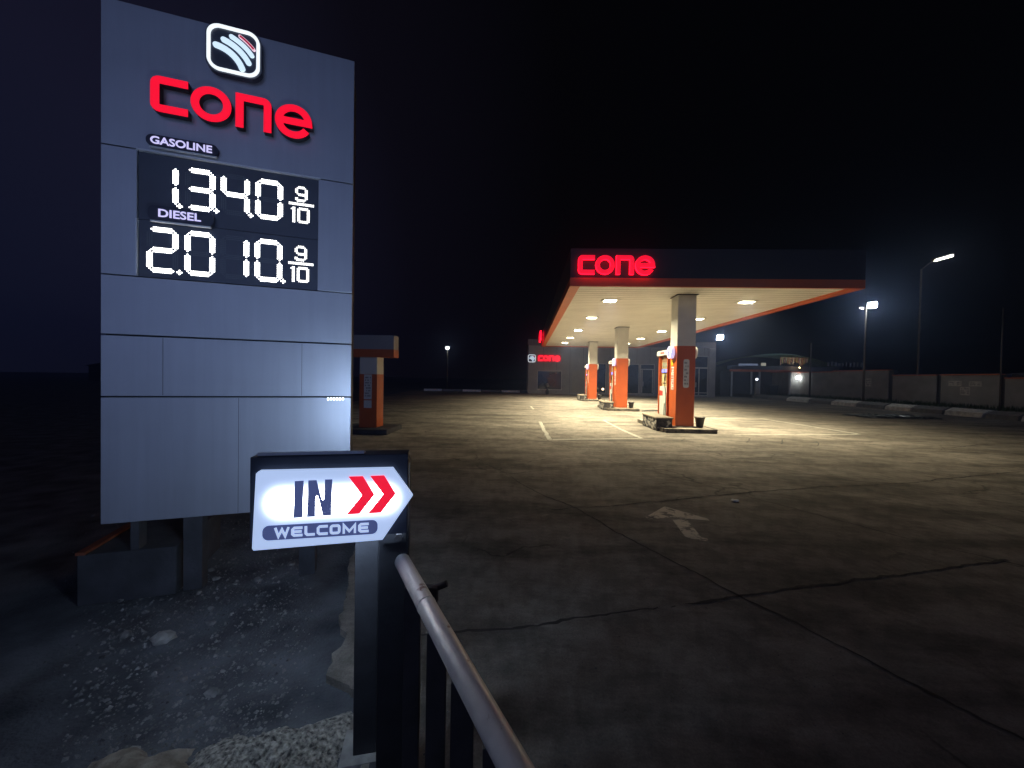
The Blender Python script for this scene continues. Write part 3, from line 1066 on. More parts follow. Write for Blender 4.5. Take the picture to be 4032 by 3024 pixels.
gv['kind'] = 'stuff'
tag(gv, 'loose grey gravel scattered over the dark roadside by the totem', 'gravel')
b = MB()
for i in range(900):
    y = 1.4 + 6.5 * random.random() ** 1.6
    x = random.uniform(-0.4, 0.9) * y
    r_ = random.uniform(0.0015, 0.0045) * (1.6 if random.random() < .06 else 1)
    t = [b.bm.verts.new((x + r_ * 1.3 * math.cos(a + i), y + r_ * 1.3 * math.sin(a + i), 0.0005)) for a in (0, 1.6, 3.1, 4.7)]
    top = b.bm.verts.new((x + random.uniform(-r_, r_) * .5, y + random.uniform(-r_, r_) * .5, 0.0005 + r_))
    for k in range(4):
        b.face([t[k], t[(k + 1) % 4], top])
gt = b.build('grit', M_GRAVEL, recalc=False)
gt['kind'] = 'stuff'
tag(gt, 'fine loose grit scattered over the concrete forecourt', 'grit')
# a few bigger stones lying on their own
for (x, y, r, lab) in ((-1.72, 1.62, 0.020, 'small pale stone on dark gravel left of the broken brown slab'),
                       (-2.25, 2.30, 0.055, 'pale flat stone in front of the totem plinth'),
                       (-0.52, 2.44, 0.018, 'small white pebble in the pavement crack by the railing'),
                       (2.89, 5.38, 0.042, 'crumpled white scrap lying right of the painted arrow')):
    b = MB(); b.rock((0, 0, 0), (r * 1.3, r, r * (0.30 if 'scrap' in lab else 0.55)), 0, 2, 0.22)
    o = b.build('litter_scrap' if 'scrap' in lab else 'stone', M_PAPER if 'scrap' in lab else M_STONE)
    o.location = (x, y, (-0.045 if x < -1.3 else 0.0) + r * 0.45)
    tag(o, lab, 'litter' if 'scrap' in lab else 'stone')

# ================================================================== FUEL CANOPY
CX0, CX1, CY0, CY1, CZ, CT = 1.25, 9.82, 11.65, 34.1, 4.5, 5.56
can = thing('fuel_canopy', 'large flat fuel station canopy with orange rim and lit red sign', 'canopy', (0, 0, 0), 0)
b = MB(); b.box(CX0 + 0.30, CX1 - 0.30, CY0 + 0.10, CY1 - 0.30, CZ, CZ + 0.05); b.build('soffit', M_SOFFIT, can)
b = MB(); b.box(CX0 + 0.05, CX1 - 0.05, CY0 + 0.06, CY1 - 0.05, CZ + 0.055, CT - 0.05); b.build('roof_deck', M_FASCIA, can)
# underside rim
for x0, x1, y0, y1 in ((CX0 + .05, CX0 + .297, CY0 + .10, CY1 - .05), (CX1 - .297, CX1 - .05, CY0 + .10, CY1 - .05), (CX0 + .30, CX1 - .30, CY1 - .297, CY1 - .05)):
    b = MB(); b.box(x0, x1, y0, y1, CZ - 0.06, CZ + 0.052); b.build('rim', M_ORANGE, can)
b = MB(); b.box(CX0 + .30, CX1 - .30, CY0 + .062, CY0 + .098, CZ - 0.03, CZ + 0.052); b.build('rim', M_WHITEP, can)
ZB = CZ + 0.19
for (x0, x1, y0, y1) in ((CX0, CX1, CY0, CY0 + .05), (CX0, CX1, CY1 - .048, CY1), (CX0, CX0 + .048, CY0 + .052, CY1 - .05), (CX1 - .048, CX1, CY0 + .052, CY1 - .05)):
    b = MB(); b.box(x0, x1, y0, y1, ZB + .004, CT); b.build('fascia', M_FASCIA, can)
    b = MB(); b.box(x0 - .004 if x1 - x0 < 1 and x0 < 5 else x0, x1, y0 - (.004 if y0 < 20 and x1 - x0 > 1 else 0), y1, CZ - 0.065, ZB); b.build('fascia_band', M_ORANGE, can)


# sign letters on the fascia (front-left), second set on the left side near the back
def sign_root(loc, rz):
    o = bpy.data.objects.new('sign_letters', None)
    COL.objects.link(o)
    o.parent = can
    o.location = loc
    o.rotation_euler = (0, 0, rz)
    return o


sr = sign_root((1.47, CY0 - 0.02, 4.775), 0)
cone_letters(sr, 0, 0, 2.17, 0, 0.10, G_REDS, G_RED)
sr = sign_root((CX0 - 0.16, 33.4, 4.72), -math.pi / 2)
cone_letters(sr, 0, 0, 2.9, 0, 0.10, G_REDS, G_RED)
for x in (0.4, 1.8):
    b = MB(); b.box(x, x + .05, 0.0, 0.16, 0.3, 0.35); b.build('sign_bracket', M_FASCIA, sr)


def area(name, loc, power, size, col, parent=None, rot=(0, 0, 0), spread=180):
    l = bpy.data.lights.new(name, 'AREA')
    l.energy = power
    l.size = size
    l.color = col
    l.spread = math.radians(spread)
    o = bpy.data.objects.new(name, l)
    COL.objects.link(o)
    o.location = loc
    o.rotation_euler = rot
    if parent:
        o.parent = parent
    return o


WARM = (1.0, 0.89, 0.60)
for x in (2.93, 7.72):
    for y in (13.95, 17.85, 22.5, 26.6, 30.3):
        b = MB(); b.box(x - .30, x + .30, y - .22, y + .22, CZ - 0.03, CZ - 0.002, 0, 0.006); lf = b.build('ceiling_light', M_WHITEP, can)
        b = MB(); b.box(x - .20, x + .20, y - .15, y + .15, CZ - 0.045, CZ - 0.0305); b.build('lens', G_LAMPW, lf)
        area('lamp', (x, y, CZ - 0.06), 365, 0.34, WARM, lf, spread=143)


def scrawl(parent, x0, x1, z0, z1, y, n, m, vertical=False, seed=1):
    """small unreadable printed marks (too blurred in the photograph to spell out)"""
    rnd = random.Random(seed)
    b = MB()
    h = (z1 - z0) / n
    for i in range(n):
        zz = z0 + i * h
        x = x0
        while x < x1 - 0.004:
            w = (x1 - x0) * rnd.uniform(0.12, 0.3)
            if rnd.random() < 0.72:
                b.box(x, min(x + w * 0.8, x1), y - 0.002, y, zz + h * 0.25, zz + h * 0.75)
            x += w
    return b.build('print_mark', m, parent)


CW = 0.60
COLS = ((4.93, 12.88), (4.84, 20.95), (4.72, 29.4))
for ci, (cx, cy) in enumerate(COLS):
    b = MB()
    b.box(cx, cx + CW, cy, cy + CW, 0.15, 2.80, 0)
    b.box(cx + .003, cx + CW - .003, cy + .003, cy + CW - .003, 2.802, 4.498, 1)
    col = b.build('column', [M_ORANGE, M_WHITEP], can)
    # white lozenge sticker on the front face
    b = MB(); b.prism(rrect(cx + .22, cx + .41, 1.42, 2.36, 0.06), cy - .006, cy - .001); st = b.build('sticker', M_PAPER if ci == 0 else M_ORANGE, col)
    if ci == 0:
        scrawl(st, cx + .25, cx + .38, 1.5, 2.30, cy - .0065, 7, mat('grey_ink', (0.25, 0.25, 0.26), .7), seed=3)
    # left face stickers: yellow square and vertical strip
    b = MB(); b.box(cx - .006, cx - .001, cy + .30, cy + .46, 2.16, 2.35); b.build('sticker', M_YELLOW, col)
    b = MB(); b.box(cx - .006, cx - .001, cy + .22, cy + .44, 1.35, 2.12); st = b.build('sticker', M_PAPER, col)
    b = MB()
    rnd = random.Random(ci + 5)
    for k in range(9):
        zz = 1.38 + k * 0.08
        for yy in (cy + .25, cy + .32, cy + .38):
            if rnd.random() < .75:
                b.box(cx - .009, cx - .0065, yy, yy + .045, zz, zz + .05)
    b.build('print_mark', M_REDINK, st)
    # illuminated island number
    b = MB(); b.tube([(cx - .03, cy + .30, 2.60), (cx - .15, cy + .30, 2.60)], 0.205, 28); nd = b.build('number_disc', G_DISC, col)
    tx = text_obj('642'[ci], 'lettering', G_NAVY, nd, -.07, .07, -.13, .13, 0, 0.004, 0.01)
    tx.location = (cx - .152, cy + .30, 2.60); tx.rotation_euler = (0, 0, -math.pi / 2)
    b = MB(); b.box(cx - .028, cx - .001, cy + .24, cy + .36, 2.54, 2.66); b.build('disc_bracket', M_FASCIA, nd)
    b = MB(); b.tube([(cx + CW + .03, cy + .30, 2.60), (cx + CW + .12, cy + .30, 2.60)], 0.205, 28); b.build('number_disc', M_PAPER, col)
    b = MB(); b.box(cx - .04, cx + CW + .04, cy - .04, cy + CW + .04, 4.472, 4.4965); b.build('collar', M_FASCIA, col)

# ---------------- islands, planters, dispensers, pots: one set per column
NM = ('nearest', 'middle', 'farthest')


def build_island():
    o = thing('pump_island', 'x', 'kerb island', (0, 0, 0))
    b = MB(); b.box(-0.50, 1.05, -0.52, 2.3, 0.0, 0.118); b.build('slab', mat('island_top', (0.36, 0.32, 0.25), .85, 0, .2, 3, .2, 20), o)
    b = MB(); b.box(-0.53, 1.08, -0.60, -0.522, -0.002, 0.128, 0, 0.012); b.box(-0.58, -0.502, -0.52, 2.3, -0.002, 0.128, 0, 0.012); b.box(1.052, 1.13, -0.52, 2.3, -0.002, 0.128, 0, 0.012)
    b.build('kerb_edge', mat('worn_kerb_edge', (0.06, 0.055, 0.05), .85, 0, .4, 9, .4, 30, (0.20, 0.17, 0.13)), o)
    b = MB(); b.box(-0.08, CW + 0.08, -0.08, CW + 0.08, 0.1185, 0.150); b.build('column_base', mat('island_top', (0.3, 0.3, 0.3)), o)
    return o


def build_planter():
    o = thing('stone_planter', 'x', 'planter', (0, 0, 0))
    b = MB(); b.box(0, 0.50, 0, 1.5, 0.0, 0.40); b.build('box', M_MORTAR, o)
    b = MB()
    rnd = random.Random(4)
    for side in ('left', 'front', 'back'):
        n = 16 if side == 'left' else 6
        for k in range(n * 4):
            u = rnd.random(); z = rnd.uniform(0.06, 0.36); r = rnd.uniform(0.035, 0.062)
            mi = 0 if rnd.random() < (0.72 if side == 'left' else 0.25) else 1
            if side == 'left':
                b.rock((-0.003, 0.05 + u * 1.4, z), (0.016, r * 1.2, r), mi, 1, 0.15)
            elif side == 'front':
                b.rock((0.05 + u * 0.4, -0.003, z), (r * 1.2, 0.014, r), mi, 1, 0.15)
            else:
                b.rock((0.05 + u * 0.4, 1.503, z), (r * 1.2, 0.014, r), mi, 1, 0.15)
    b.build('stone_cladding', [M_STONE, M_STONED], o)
    b = MB(); b.box(-0.03, 0.53, -0.03, 1.53, 0.402, 0.450, 0, 0.008); b.build('coping', mat('planter_coping', (0.30, 0.26, 0.20), .85, 0, .2, 6, .2, 30), o)
    return o


def build_dispenser():
    o = thing('fuel_dispenser', 'x', 'fuel pump', (0, 0, 0))
    # origin: front-left base corner; main faces look -x and +x; length along y
    Lh, Dp = 0.80, 0.50
    b = MB(); b.box(0.02, Dp - .02, 0.0, Lh, 0.0, 1.32, 0, 0.015)
    b.build('lower_cabinet', M_PUMP, o)
    b = MB()
    b.box(-.012, Dp + .012, -0.055, -.002, 0, 2.42); b.box(-.012, Dp + .012, Lh + .002, Lh + .055, 0, 2.42)
    b.build('side_panel', M_ORANGE, o)
    b = MB(); b.box(0.09, Dp - .09, 0.03, Lh - .03, 1.322, 2.418)
    b.build('upper_cabinet', mat('pump_cream', (0.55, 0.45, 0.25), .5, 0, .06, 3), o)
    b = MB(); b.box(-.06, Dp + .06, -.14, Lh + .14, 2.422, 2.60, 0, 0.02)
    hd = b.build('header', M_WHITEP, o)
    b = MB()
    for yy, ww in ((.20, .08), (.30, .06), (.39, .09), (.50, .05)):
        b.box(-.064, -.0605, yy, yy + ww, 2.48, 2.55)
    b.build('print_mark', M_REDINK, hd)
    for sgn, xf in ((-1, .09), (1, Dp - .09)):
        def bx(nm, y0, y1, z0, z1, m, t=.02, par=o):
            q = MB(); a, c = (xf - t, xf - .001) if sgn < 0 else (xf + .001, xf + t)
            q.box(a, c, y0, y1, z0, z1); return q.build(nm, m, par)
        bx('graphic_panel', .08, .72, 2.20, 2.40, mat('pump_brown', (0.24, 0.14, 0.08), .5, 0, .1, 3))
        bx('display', .12, .68, 2.02, 2.17, mat('pump_grey', (0.28, 0.28, 0.22), .4, 0, .1, 3))
        d_ = bx('price_display', .12, .74, 1.80, 1.96, M_PUMPD, .03)
        a, c = (xf - .034, xf - .031) if sgn < 0 else (xf + .031, xf + .034)
        for y0, y1 in ((.15, .42), (.46, .71)):
            q = MB(); q.box(a, c, y0, y1, 1.82, 1.94); q.build('digits', G_BLUE, d_)
        bx('keypad', .26, .70, 1.45, 1.75, mat('pump_cream', (0.5, 0.4, 0.2)), .028)
        q = MB(); a, c = (0.012, 0.0195) if sgn < 0 else (Dp - .0195, Dp - .012)
        q.box(a, c, .46, .76, 0.98, 1.16); q.build('sticker', M_REDINK, o)
        # nozzle and hose
        xh = -.05 if sgn < 0 else Dp + .05
        q = MB(); q.tube([(xh, .06, 1.52), (xh, .08, 1.62), (xh, .05, 1.75)], .028, 8); nz = q.build('nozzle', M_PUMPD, o)
        pts = [(xh, .06, 1.52), (xh - .03 * -sgn, -.02, 1.35), (xh, -.06, 1.0), (xh, -.05, 0.6), (xh, -.03, .30), (xh, .02, .20), (xh, .09, .30), (xh, .06, .8)]
        fine = []
        for i in range(len(pts) - 1):
            p0, p1_, p2_, p3 = [Vector(pts[max(0, min(len(pts) - 1, i + k))]) for k in (-1, 0, 1, 2)]
            for k in range(5):
                t = k / 5
                fine.append(0.5 * ((2 * p1_) + (p2_ - p0) * t + (2 * p0 - 5 * p1_ + 4 * p2_ - p3) * t * t + (-p0 + 3 * p1_ - 3 * p2_ + p3) * t ** 3))
        q = MB(); q.tube(fine, .014, 8); q.build('hose', M_HOSE, o)
    return o


def build_pot():
    o = thing('plant_pot', 'x', 'pot', (0, 0, 0))
    b = MB()
    prof = ((0.0, .105), (0.30, .150), (0.305, .165), (0.34, .167), (0.34, .150), (0.30, .142))
    rings = [[b.bm.verts.new((r * math.cos(k * math.pi / 10), r * math.sin(k * math.pi / 10), z)) for k in range(20)] for z, r in prof]
    for a, c in zip(rings, rings[1:]):
        for k in range(20):
            f = b.face([a[k], a[(k + 1) % 20], c[(k + 1) % 20], c[k]])
            f.smooth = True
    b.face(rings[0][::-1])
    b.build('pot', M_POT, o)
    b = MB(); b.rock((0, 0, .305), (.14, .14, .045), 0, 2, .10); b.build('fill', mat('sand_fill', (0.5, 0.48, 0.44), .9, 0, .2, 20), o)
    return o


isl, plr, dsp, pot = build_island(), build_planter(), build_dispenser(), build_pot()
for ci, (cx, cy) in enumerate(COLS):
    w = NM[ci]
    o = isl if ci == 0 else copy_tree(isl)
    o.location = (cx, cy, 0); o['group'] = 'pump islands under the canopy'
    o['label'] = ('worn kerbed concrete island round the foot of the %s canopy column' % w)
    o = plr if ci == 0 else copy_tree(plr)
    o.location = (cx - .68, cy - .22, 0.0); o['group'] = 'stone clad planters on the islands'
    o['label'] = 'stone clad low planter box beside the %s orange column' % w
    o = dsp if ci == 0 else copy_tree(dsp)
    o.location = (cx - .02, cy + .78, 0.12); o['group'] = 'fuel dispensers on the islands'
    o['label'] = 'white and orange fuel dispenser behind the %s orange canopy column' % w
    o = pot if ci == 0 else copy_tree(pot)
    o.location = (cx + CW + .24, cy + .10, 0.1195); o['group'] = 'dark pots right of the columns'
    o['label'] = 'dark plastic sand pot right of the %s orange column' % w

hp = []
for i in range(40):
    a = i / 39 * 2 * math.pi * 1.25
    r = 0.42 + 0.05 * math.sin(a * 2)
    hp.append((6.55 + r * math.cos(a + 2.6), 20.4 + r * math.sin(a + 2.6), 0.02 + 0.05 * abs(math.sin(a * .5))))
b = MB(); b.tube(hp, .018, 8)
tag(b.build('loose_hose', M_HOSE), 'loop of black hose lying on the concrete beside the middle island', 'hose')

# ================================================================== AIR SERVICE SHELTER (left, behind the totem)
sh = thing('service_shelter', 'small orange and grey service shelter on one column behind the totem', 'shelter', (-4.54, 10.85, 0.0), 0)
b = MB(); b.box(-.9, .75, -.06, .34, 2.395, 2.79); b.build('roof_fascia', mat('shelter_grey', (0.30, 0.29, 0.30), .5, 0, .06, 2), sh)
b = MB(); b.box(-.905, .755, -.065, .345, 2.17, 2.392); b.build('fascia_band', M_ORANGE, sh)
b = MB(); b.box(-.255, .255, 0, .5, .15, 1.68, 0); b.box(-.252, .252, .003, .497, 1.682, 2.168, 1); cc = b.build('column', [M_ORANGE, M_WHITEP], sh)
b = MB(); b.box(-.12, .105, -.006, -.001, .96, 1.67); st = b.build('sticker', M_PAPER, cc)
scrawl(st, -.09, .08, 1.02, 1.62, -.0065, 8, mat('grey_ink', (0.25, 0.25, 0.26), .7), seed=9)
b = MB(); b.box(-.12, .105, -.006, -.001, .71, .93); b.build('sticker', M_PAPER, cc)
b = MB(); b.box(-.8, .7, -.4, .9, 0.0, .148, 0, .02); b.build('plinth', M_BASE, sh)

# ================================================================== SHOP BUILDING
SY = 40.6
shop = thing('station_shop', 'long low station shop with dark windows and small lit red sign', 'building', (0, SY, 0), math.radians(1.2))
b = MB(); b.box(0.13, 19.6, 0.0, 9.0, 0.0, 5.1); b.build('wall', M_SHOP, shop)
b = MB(); b.box(0.05, 19.68, -.06, 9.06, 5.103, 5.75); b.build('parapet', mat('shop_parapet', (0.16, 0.13, 0.13), .6, 0, .08, 2), shop)
b = MB(); b.box(18.95, 19.66, -.12, -.003, 0.0, 5.1); b.build('pilaster', M_WALL, shop)
b = MB()
for k in range(1, 14):
    b.box(k * 1.4 + .3, k * 1.4 + .32, -.003, .001, 2.9 if k > 4 else 0.1, 5.1)
b.build('panel_joint', M_MORTAR, shop)


def window(x0, x1, z0, z1, nm='window', bars=(), hbars=()):
    b = MB(); b.box(x0, x1, -.030, -.004, z0, z1); w = b.build(nm, M_GLASS, shop)
    b = MB()
    t = .07
    b.box(x0 - t, x1 + t, -.06, -.002, z1, z1 + t); b.box(x0 - t, x1 + t, -.06, -.002, z0 - t, z0)
    b.box(x0 - t, x0, -.06, -.002, z0, z1); b.box(x1, x1 + t, -.06, -.002, z0, z1)
    for x in bars:
        b.box(x - .05, x + .05, -.056, -.031, z0, z1)
    for z, a, c in hbars:
        b.box(a, c, -.053, -.031, z - .05, z + .05)
    b.build('frame', M_FRAME, w)
    return w


window(1.15, 3.62, 0.52, 2.40)
b = MB(); b.box(4.8, 6.03, -.05, -.003, .25, 2.53); b.build('service_panel', mat('panel_beige', (0.40, 0.36, 0.30), .6, 0, .08, 2), shop)
window(7.3, 8.25, .25, 3.25)
window(8.6, 11.70, .25, 3.25, 'window', (9.4, 10.4))
dr = window(11.95, 13.3, .25, 3.25, 'door', (), ((2.78, 11.95, 13.3),))
b = MB(); b.box(12.02, 12.12, -.058, -.0315, .32, 2.70); b.box(13.13, 13.23, -.058, -.0315, .32, 2.70); b.build('door_leaf', M_FRAME, dr)
b = MB(); b.box(12.16, 12.20, -.12, -.06, 1.0, 1.5); b.build('handle', M_TRIM, dr)
dr = window(16.4, 18.85, .2, 2.95, 'door', (17.55, 18.0), ((.42, 16.4, 18.85),))
b = MB(); b.box(17.66, 17.70, -.12, -.06, 1.0, 1.5); b.build('handle', M_TRIM, dr)
window(16.4, 18.85, 3.10, 4.2)
emblem(shop, 0.49, 3.72, 0.80, -.01, .12)
sr = bpy.data.objects.new('sign_letters', None); COL.objects.link(sr); sr.parent = shop; sr.location = (1.16, -.01, 3.48)
b = MB(); b.prism(rrect(-.10, 2.40, -.10, .68, .2), -.05, -.001); b.build('sign_board', glow('dim_red_board', (0.35, 0.0, 0.01), 0.55), sr)
cone_letters(sr, 0, 0, 2.22, -.052, .06, G_REDS, glow('lit_red_bright', (1.0, .02, .05), 1.3))
for x, z in ((2.15, .52), (9.9, .25)):
    o = thing('plant_stand', 'small pale potted ornament outside the %s shop window' % ('left' if x < 5 else 'middle'), 'ornament', (x, SY - .6, 0))
    b = MB(); b.tube([(0, 0, 0.0), (0, 0, .35), (0, 0, .5), (0, 0, .7)], .16, 10, 0, [.16, .20, .10, .06]); b.build('pot', M_STONED, o)
    b = MB(); b.rock((0, 0, .95), (.2, .2, .22), 0, 2, .2); b.build('crown', M_STONE, o)
bl = thing('path_light', 'small warm bollard light between the far columns in front of the shop', 'lamp', (7.75, SY - 1.2, 0))
b = MB(); b.tube([(0, 0, 0), (0, 0, .55)], .05, 8); b.build('pole', M_POST, bl)
b = MB(); b.rock((0, 0, .66), (.12, .12, .12), 0, 2, .02); b.build('bulb', G_WARM, bl)

# ================================================================== KERB ON THE RIGHT
KY = [14.6, 17.1, 19.3, 20.75, 22.7, 24.5, 26.3, 28.5, 30.8, 33.2, 35.9, 38.7, 41.2]
KL = {True: 'white painted kerb block', False: 'grey unpainted kerb block'}
WH = ['on the right, outside the frame', 'cut by the right edge of the photo', 'nearest the right edge of the photo', 'in front of the wall posters', 'right of the black tarpaulin', 'behind the black tarpaulin',
      'left of the black tarpaulin', 'right of the tall lamp pole', 'left of the tall lamp pole', 'at the near pole without a lamp', 'far down the kerb before the wall lamp', 'farthest along the right kerb']
b0 = {}
for i in range(12):
    y0, y1 = KY[i], KY[i + 1]
    wht = i in (1, 3, 5, 7, 9)
    b = MB()
    L = y1 - y0 - .14
    b.prism([(0, 0), (.64, 0), (.64, .40), (.46, .41), (.06, .24)], 0, L)
    # slight wear on the corners
    for v in b.bm.verts:
        v.co += Vector((random.uniform(-.012, .012), random.uniform(-.02, .02), random.uniform(-.01, .01) if v.co.z > .05 else 0))
    o = b.build('kerb_block', M_KERBW if wht else M_KERBG)
    o.location = (23.60, y0 + .07, 0.001)
    tag(o, '%s %s' % (KL[wht], WH[i]), 'kerb', 'kerb blocks along the right side')
# far kerb at the back left
for i in range(6):
    b = MB()
    b.box(0, 2.05, 0, .3, 0, .24, 0, .02)
    wht = i % 2 == 0
    o = b.build('kerb_block', M_KERBW if wht else M_KERBG)
    o.location = (-11.6 + i * 2.2, 43.0, 0.001)
    tag(o, '%s in the far back kerb, %s from its left end' % ('pale' if wht else 'dark', ('first', 'second', 'third', 'fourth', 'fifth', 'sixth')[i]), 'kerb', 'kerb blocks along the back')

# ================================================================== BOUNDARY WALL
WX = 29.0
wall = thing('boundary_wall', 'long grey rendered boundary wall with red coping and dark piers', 'wall', (WX, 0, 0), 0)
segs = [(43.5, 37.6, 2.80), (37.595, 32.0, 2.86), (31.62, 28.36, 2.42), (28.06, 24.70, 2.43), (24.44, 20.6, 2.20), (20.3, 15.0, 2.1)]
for y1, y0, h in segs:
    b = MB(); b.box(0, .22, y0, y1, 0.0, h - .09); b.build('wall_panel', M_WALL, wall)
    b = MB(); b.box(-.07, .30, y0, y1, h - .088, h, 0, .012); b.build('coping', M_COPE, wall)
for y0, y1, h in ((31.62, 32.0, 2.80), (28.06, 28.36, 2.40), (24.44, 24.70, 2.38), (20.3, 20.6, 2.15)):
    b = MB(); b.box(.08, .36, y0 + .003, y1 - .003, 0, h); b.build('pier', M_DARKBOX, wall)
for (y0, y1, z0, z1, lab) in ((29.0, 28.35, 0, 0, ''),):
    pass


def poster(y, w, z0, z1, n, seed, label):
    o = thing('wall_poster', label, 'notice', (WX - .012, y, 0), -math.pi / 2, 'notices on the boundary wall')
    b = MB(); b.box(0, w, 0, .008, z0, z1); b.build('sheet', mat('faded_paper', (0.68, 0.65, 0.58), .8, 0, .25, 6), o)
    scrawl(o, .06, w - .06, z0 + .08, z1 - .06, -.001, n, mat('grey_ink', (0.25, 0.25, 0.26), .7), seed=seed)
    return o


poster(34.06, .56, 1.45, 2.12, 3, 1, 'single pale notice on the wall beside the tall lamp pole')
poster(27.57, .80, 1.62, 1.97, 2, 2, 'upper left faded notice of the group on the wall')
poster(26.35, .70, 1.62, 1.95, 2, 3, 'upper right faded notice of the group on the wall')
poster(26.85, .58, 1.02, 1.58, 3, 4, 'square pale notice below the two others on the wall')

# scrap tin and boards behind the wall on the right
tr = thing('scrap_roof', 'rusty low tin roof with loose boards beyond the right end of the wall', 'roof', (33.0, 24.0, 0), 0)
b = MB(); b.box(0, 5, -2.5, 4.5, 0.0, 2.35); b.build('shed_wall', M_SHED, tr)
for k in range(14):
    b = MB()
    y = -2.4 + k * .5
    hh = 2.45 + .25 * math.sin(k * 1.3) * .5 + random.uniform(0, .18)
    b.prism([(-.6, hh - .25), (3.5, hh + .18), (3.5, hh + .23), (-.6, hh - .20)], y, y + .46)
    b.build('tin_sheet', M_TIN if k % 4 else mat('pale_tin', (0.42, 0.36, 0.28), .5, .3, .3, 4), tr)

# ================================================================== LAMP POLES
def flood_pole(name, label, loc, h, tz, k=1.0):
    o = thing(name, label, 'lamp post', loc)
    b = MB(); b.tube([(0, 0, 0), (0, 0, h * .5), (0, 0, h)], .06, 12, 0, [.075 * k, .065 * k, .055 * k]); b.build('pole', M_POLE, o)
    b = MB(); b.tube([(0, 0, 0), (0, 0, .05)], .16, 12); b.build('base_flange', M_POLE, o)
    return o


def flood_head(parent, loc, rz, tilt, size, m, power, col=(0.93, 1.0, 0.97)):
    o = bpy.data.objects.new('flood_head', None)
    COL.objects.link(o); o.parent = parent; o.location = loc; o.rotation_euler = (tilt, 0, rz)
    b = MB(); b.box(-size * .58, size * .58, .012, .12, -size * .5, size * .5, 0, .01); b.build('housing', M_DARKBOX, o)
    b = MB(); b.box(-size / 2, size / 2, -.003, .010, -size * .42, size * .42); b.build('lens', m, o)
    b = MB(); b.tube([(0, .10, 0), (0, .25, -.05)], .03, 8); b.build('bracket', M_POLE, o)
    if power:
        area('lamp', (0, -.02, 0), power, size * .9, col, o, (math.pi / 2, 0, 0), 160)
    return o


fp = flood_pole('lamp_post', 'tall thin lamp post with blazing square floodlight in front of the wall', (24.9, 29.4, 0.27), 7.05, 0)
flood_head(fp, (.24, -.22, 7.15), math.radians(-38), math.radians(36), .50, G_FLOOD, 560)
b = MB(); b.tube([(0, 0, 6.85), (-.40, -.1, 6.98)], .025, 8); b.tube([(-.28, -.1, 6.96), (-.62, -.16, 7.04)], .07, 8); sl = b.build('side_lamp', M_POLE, fp)
b = MB(); b.tube([(-.34, -.13, 6.90), (-.58, -.17, 6.965)], .045, 8); b.build('lens', G_STREET, sl)
b = MB(); b.tube([(0, 0, 6.8), (.24, -.06, 7.10)], .03, 8); b.build('arm', M_POLE, fp)
fp = flood_pole('plain_pole', 'short bare pole rising over the wall beside the wall lamp', (24.9, 34.8, 0.27), 4.9, 0)
fp = flood_pole('plain_pole', 'thin bare pole at the far right of the wall', (25.5, 21.7, 0.27), 5.6, 0, .5)
st = flood_pole('street_light', 'high street light with slanting lit head above the right wall', (29.6, 30.3, 0.0), 10.4, 0)
b = MB(); b.tube([(0, 0, 10.35), (.15, -.4, 10.7), (.3, -.7, 10.9)], .04, 8); b.build('arm', M_POLE, st)
b = MB(); b.tube([(-.1, -.8, 10.80), (.0, -.85, 10.86), (1.05, -1.05, 11.16), (1.2, -1.07, 11.18)], .12, 10, 0, [.06, .13, .12, .05]); hd = b.build('lamp_head', M_POLE, st)
b = MB(); b.tube([(.02, -.90, 10.78), (1.05, -1.10, 11.08)], .10, 8); b.build('lens', G_STREET, hd)
cf = thing('shop_floodlight', 'bright square floodlight on the right corner of the shop', 'floodlight', (19.45, SY - .4, 5.85))
flood_head(cf, (0, -.5, .25), math.radians(-14), math.radians(32), .54, G_FLOOD, 300)
b = MB(); b.tube([(0, .35, -.1), (0, -.1, .1)], .04, 8); b.build('arm', M_POLE, cf)
lp_ = flood_pole('yard_lamp', 'small distant yard lamp on a thin pole left of the shop', (-9.6, 46.0, 0), 5.0, 0)
b = MB(); b.rock((0, -.1, 5.1), (.24, .24, .2), 0, 2, .02); b.build('globe', glow('globe_white', (.95, 1.0, .95), 8), lp_)

# ================================================================== SHEDS AND MARKET ROOF BEHIND THE YARD
sd = thing('yard_shed', 'dark open shed with red roof strip right of the shop', 'shed', (22.9, 44.2, 0), 0)
b = MB(); b.box(0, 6.2, 2.2, 2.4, 0, 2.9); b.build('back_wall', M_SHED, sd)
b = MB(); b.box(-.2, 6.3, -.2, 2.5, 2.905, 3.02); b.build('roof', M_SHED, sd)
b = MB(); b.box(-.2, 6.3, -.26, -.203, 2.80, 3.05); b.build('fascia_board', M_COPE, sd)
for x in (0.05, 2.2, 3.1):
    b = MB(); b.box(x, x + .14, -.15, 0, 0, 2.9); b.build('post', M_FRAME, sd)
b = MB(); b.box(3.6, 6.2, .8, .9, 0, 2.9); b.build('partition', M_SHED, sd)
pl = thing('path_light', 'pale lit post with a small white lamp in the open shed', 'lamp', (24.65, 42.2, 0))
b = MB(); b.box(-.18, .18, -.1, .1, 0, 1.75); b.build('pole', mat('pale_post', (0.45, 0.40, 0.30), .7, 0, .2, 4), pl)
b = MB(); b.rock((0, -.02, 1.95), (.13, .13, .13), 0, 2, .02); b.build('bulb', glow('small_white', (.85, .9, 1), 4), pl)
gn = thing('wheeled_bin', 'dark wheeled bin standing in the yard shed beside the lit post', 'bin', (26.5, 42.6, 0))
b = MB(); b.prism([(-.35, .15), (.35, .15), (.45, 1.25), (-.45, 1.25)], -.35, .35); b.build('bin_body', M_POT, gn)
b = MB(); b.box(-.49, .49, -.39, .39, 1.253, 1.33, 0, .02); b.build('lid', M_POT, gn)
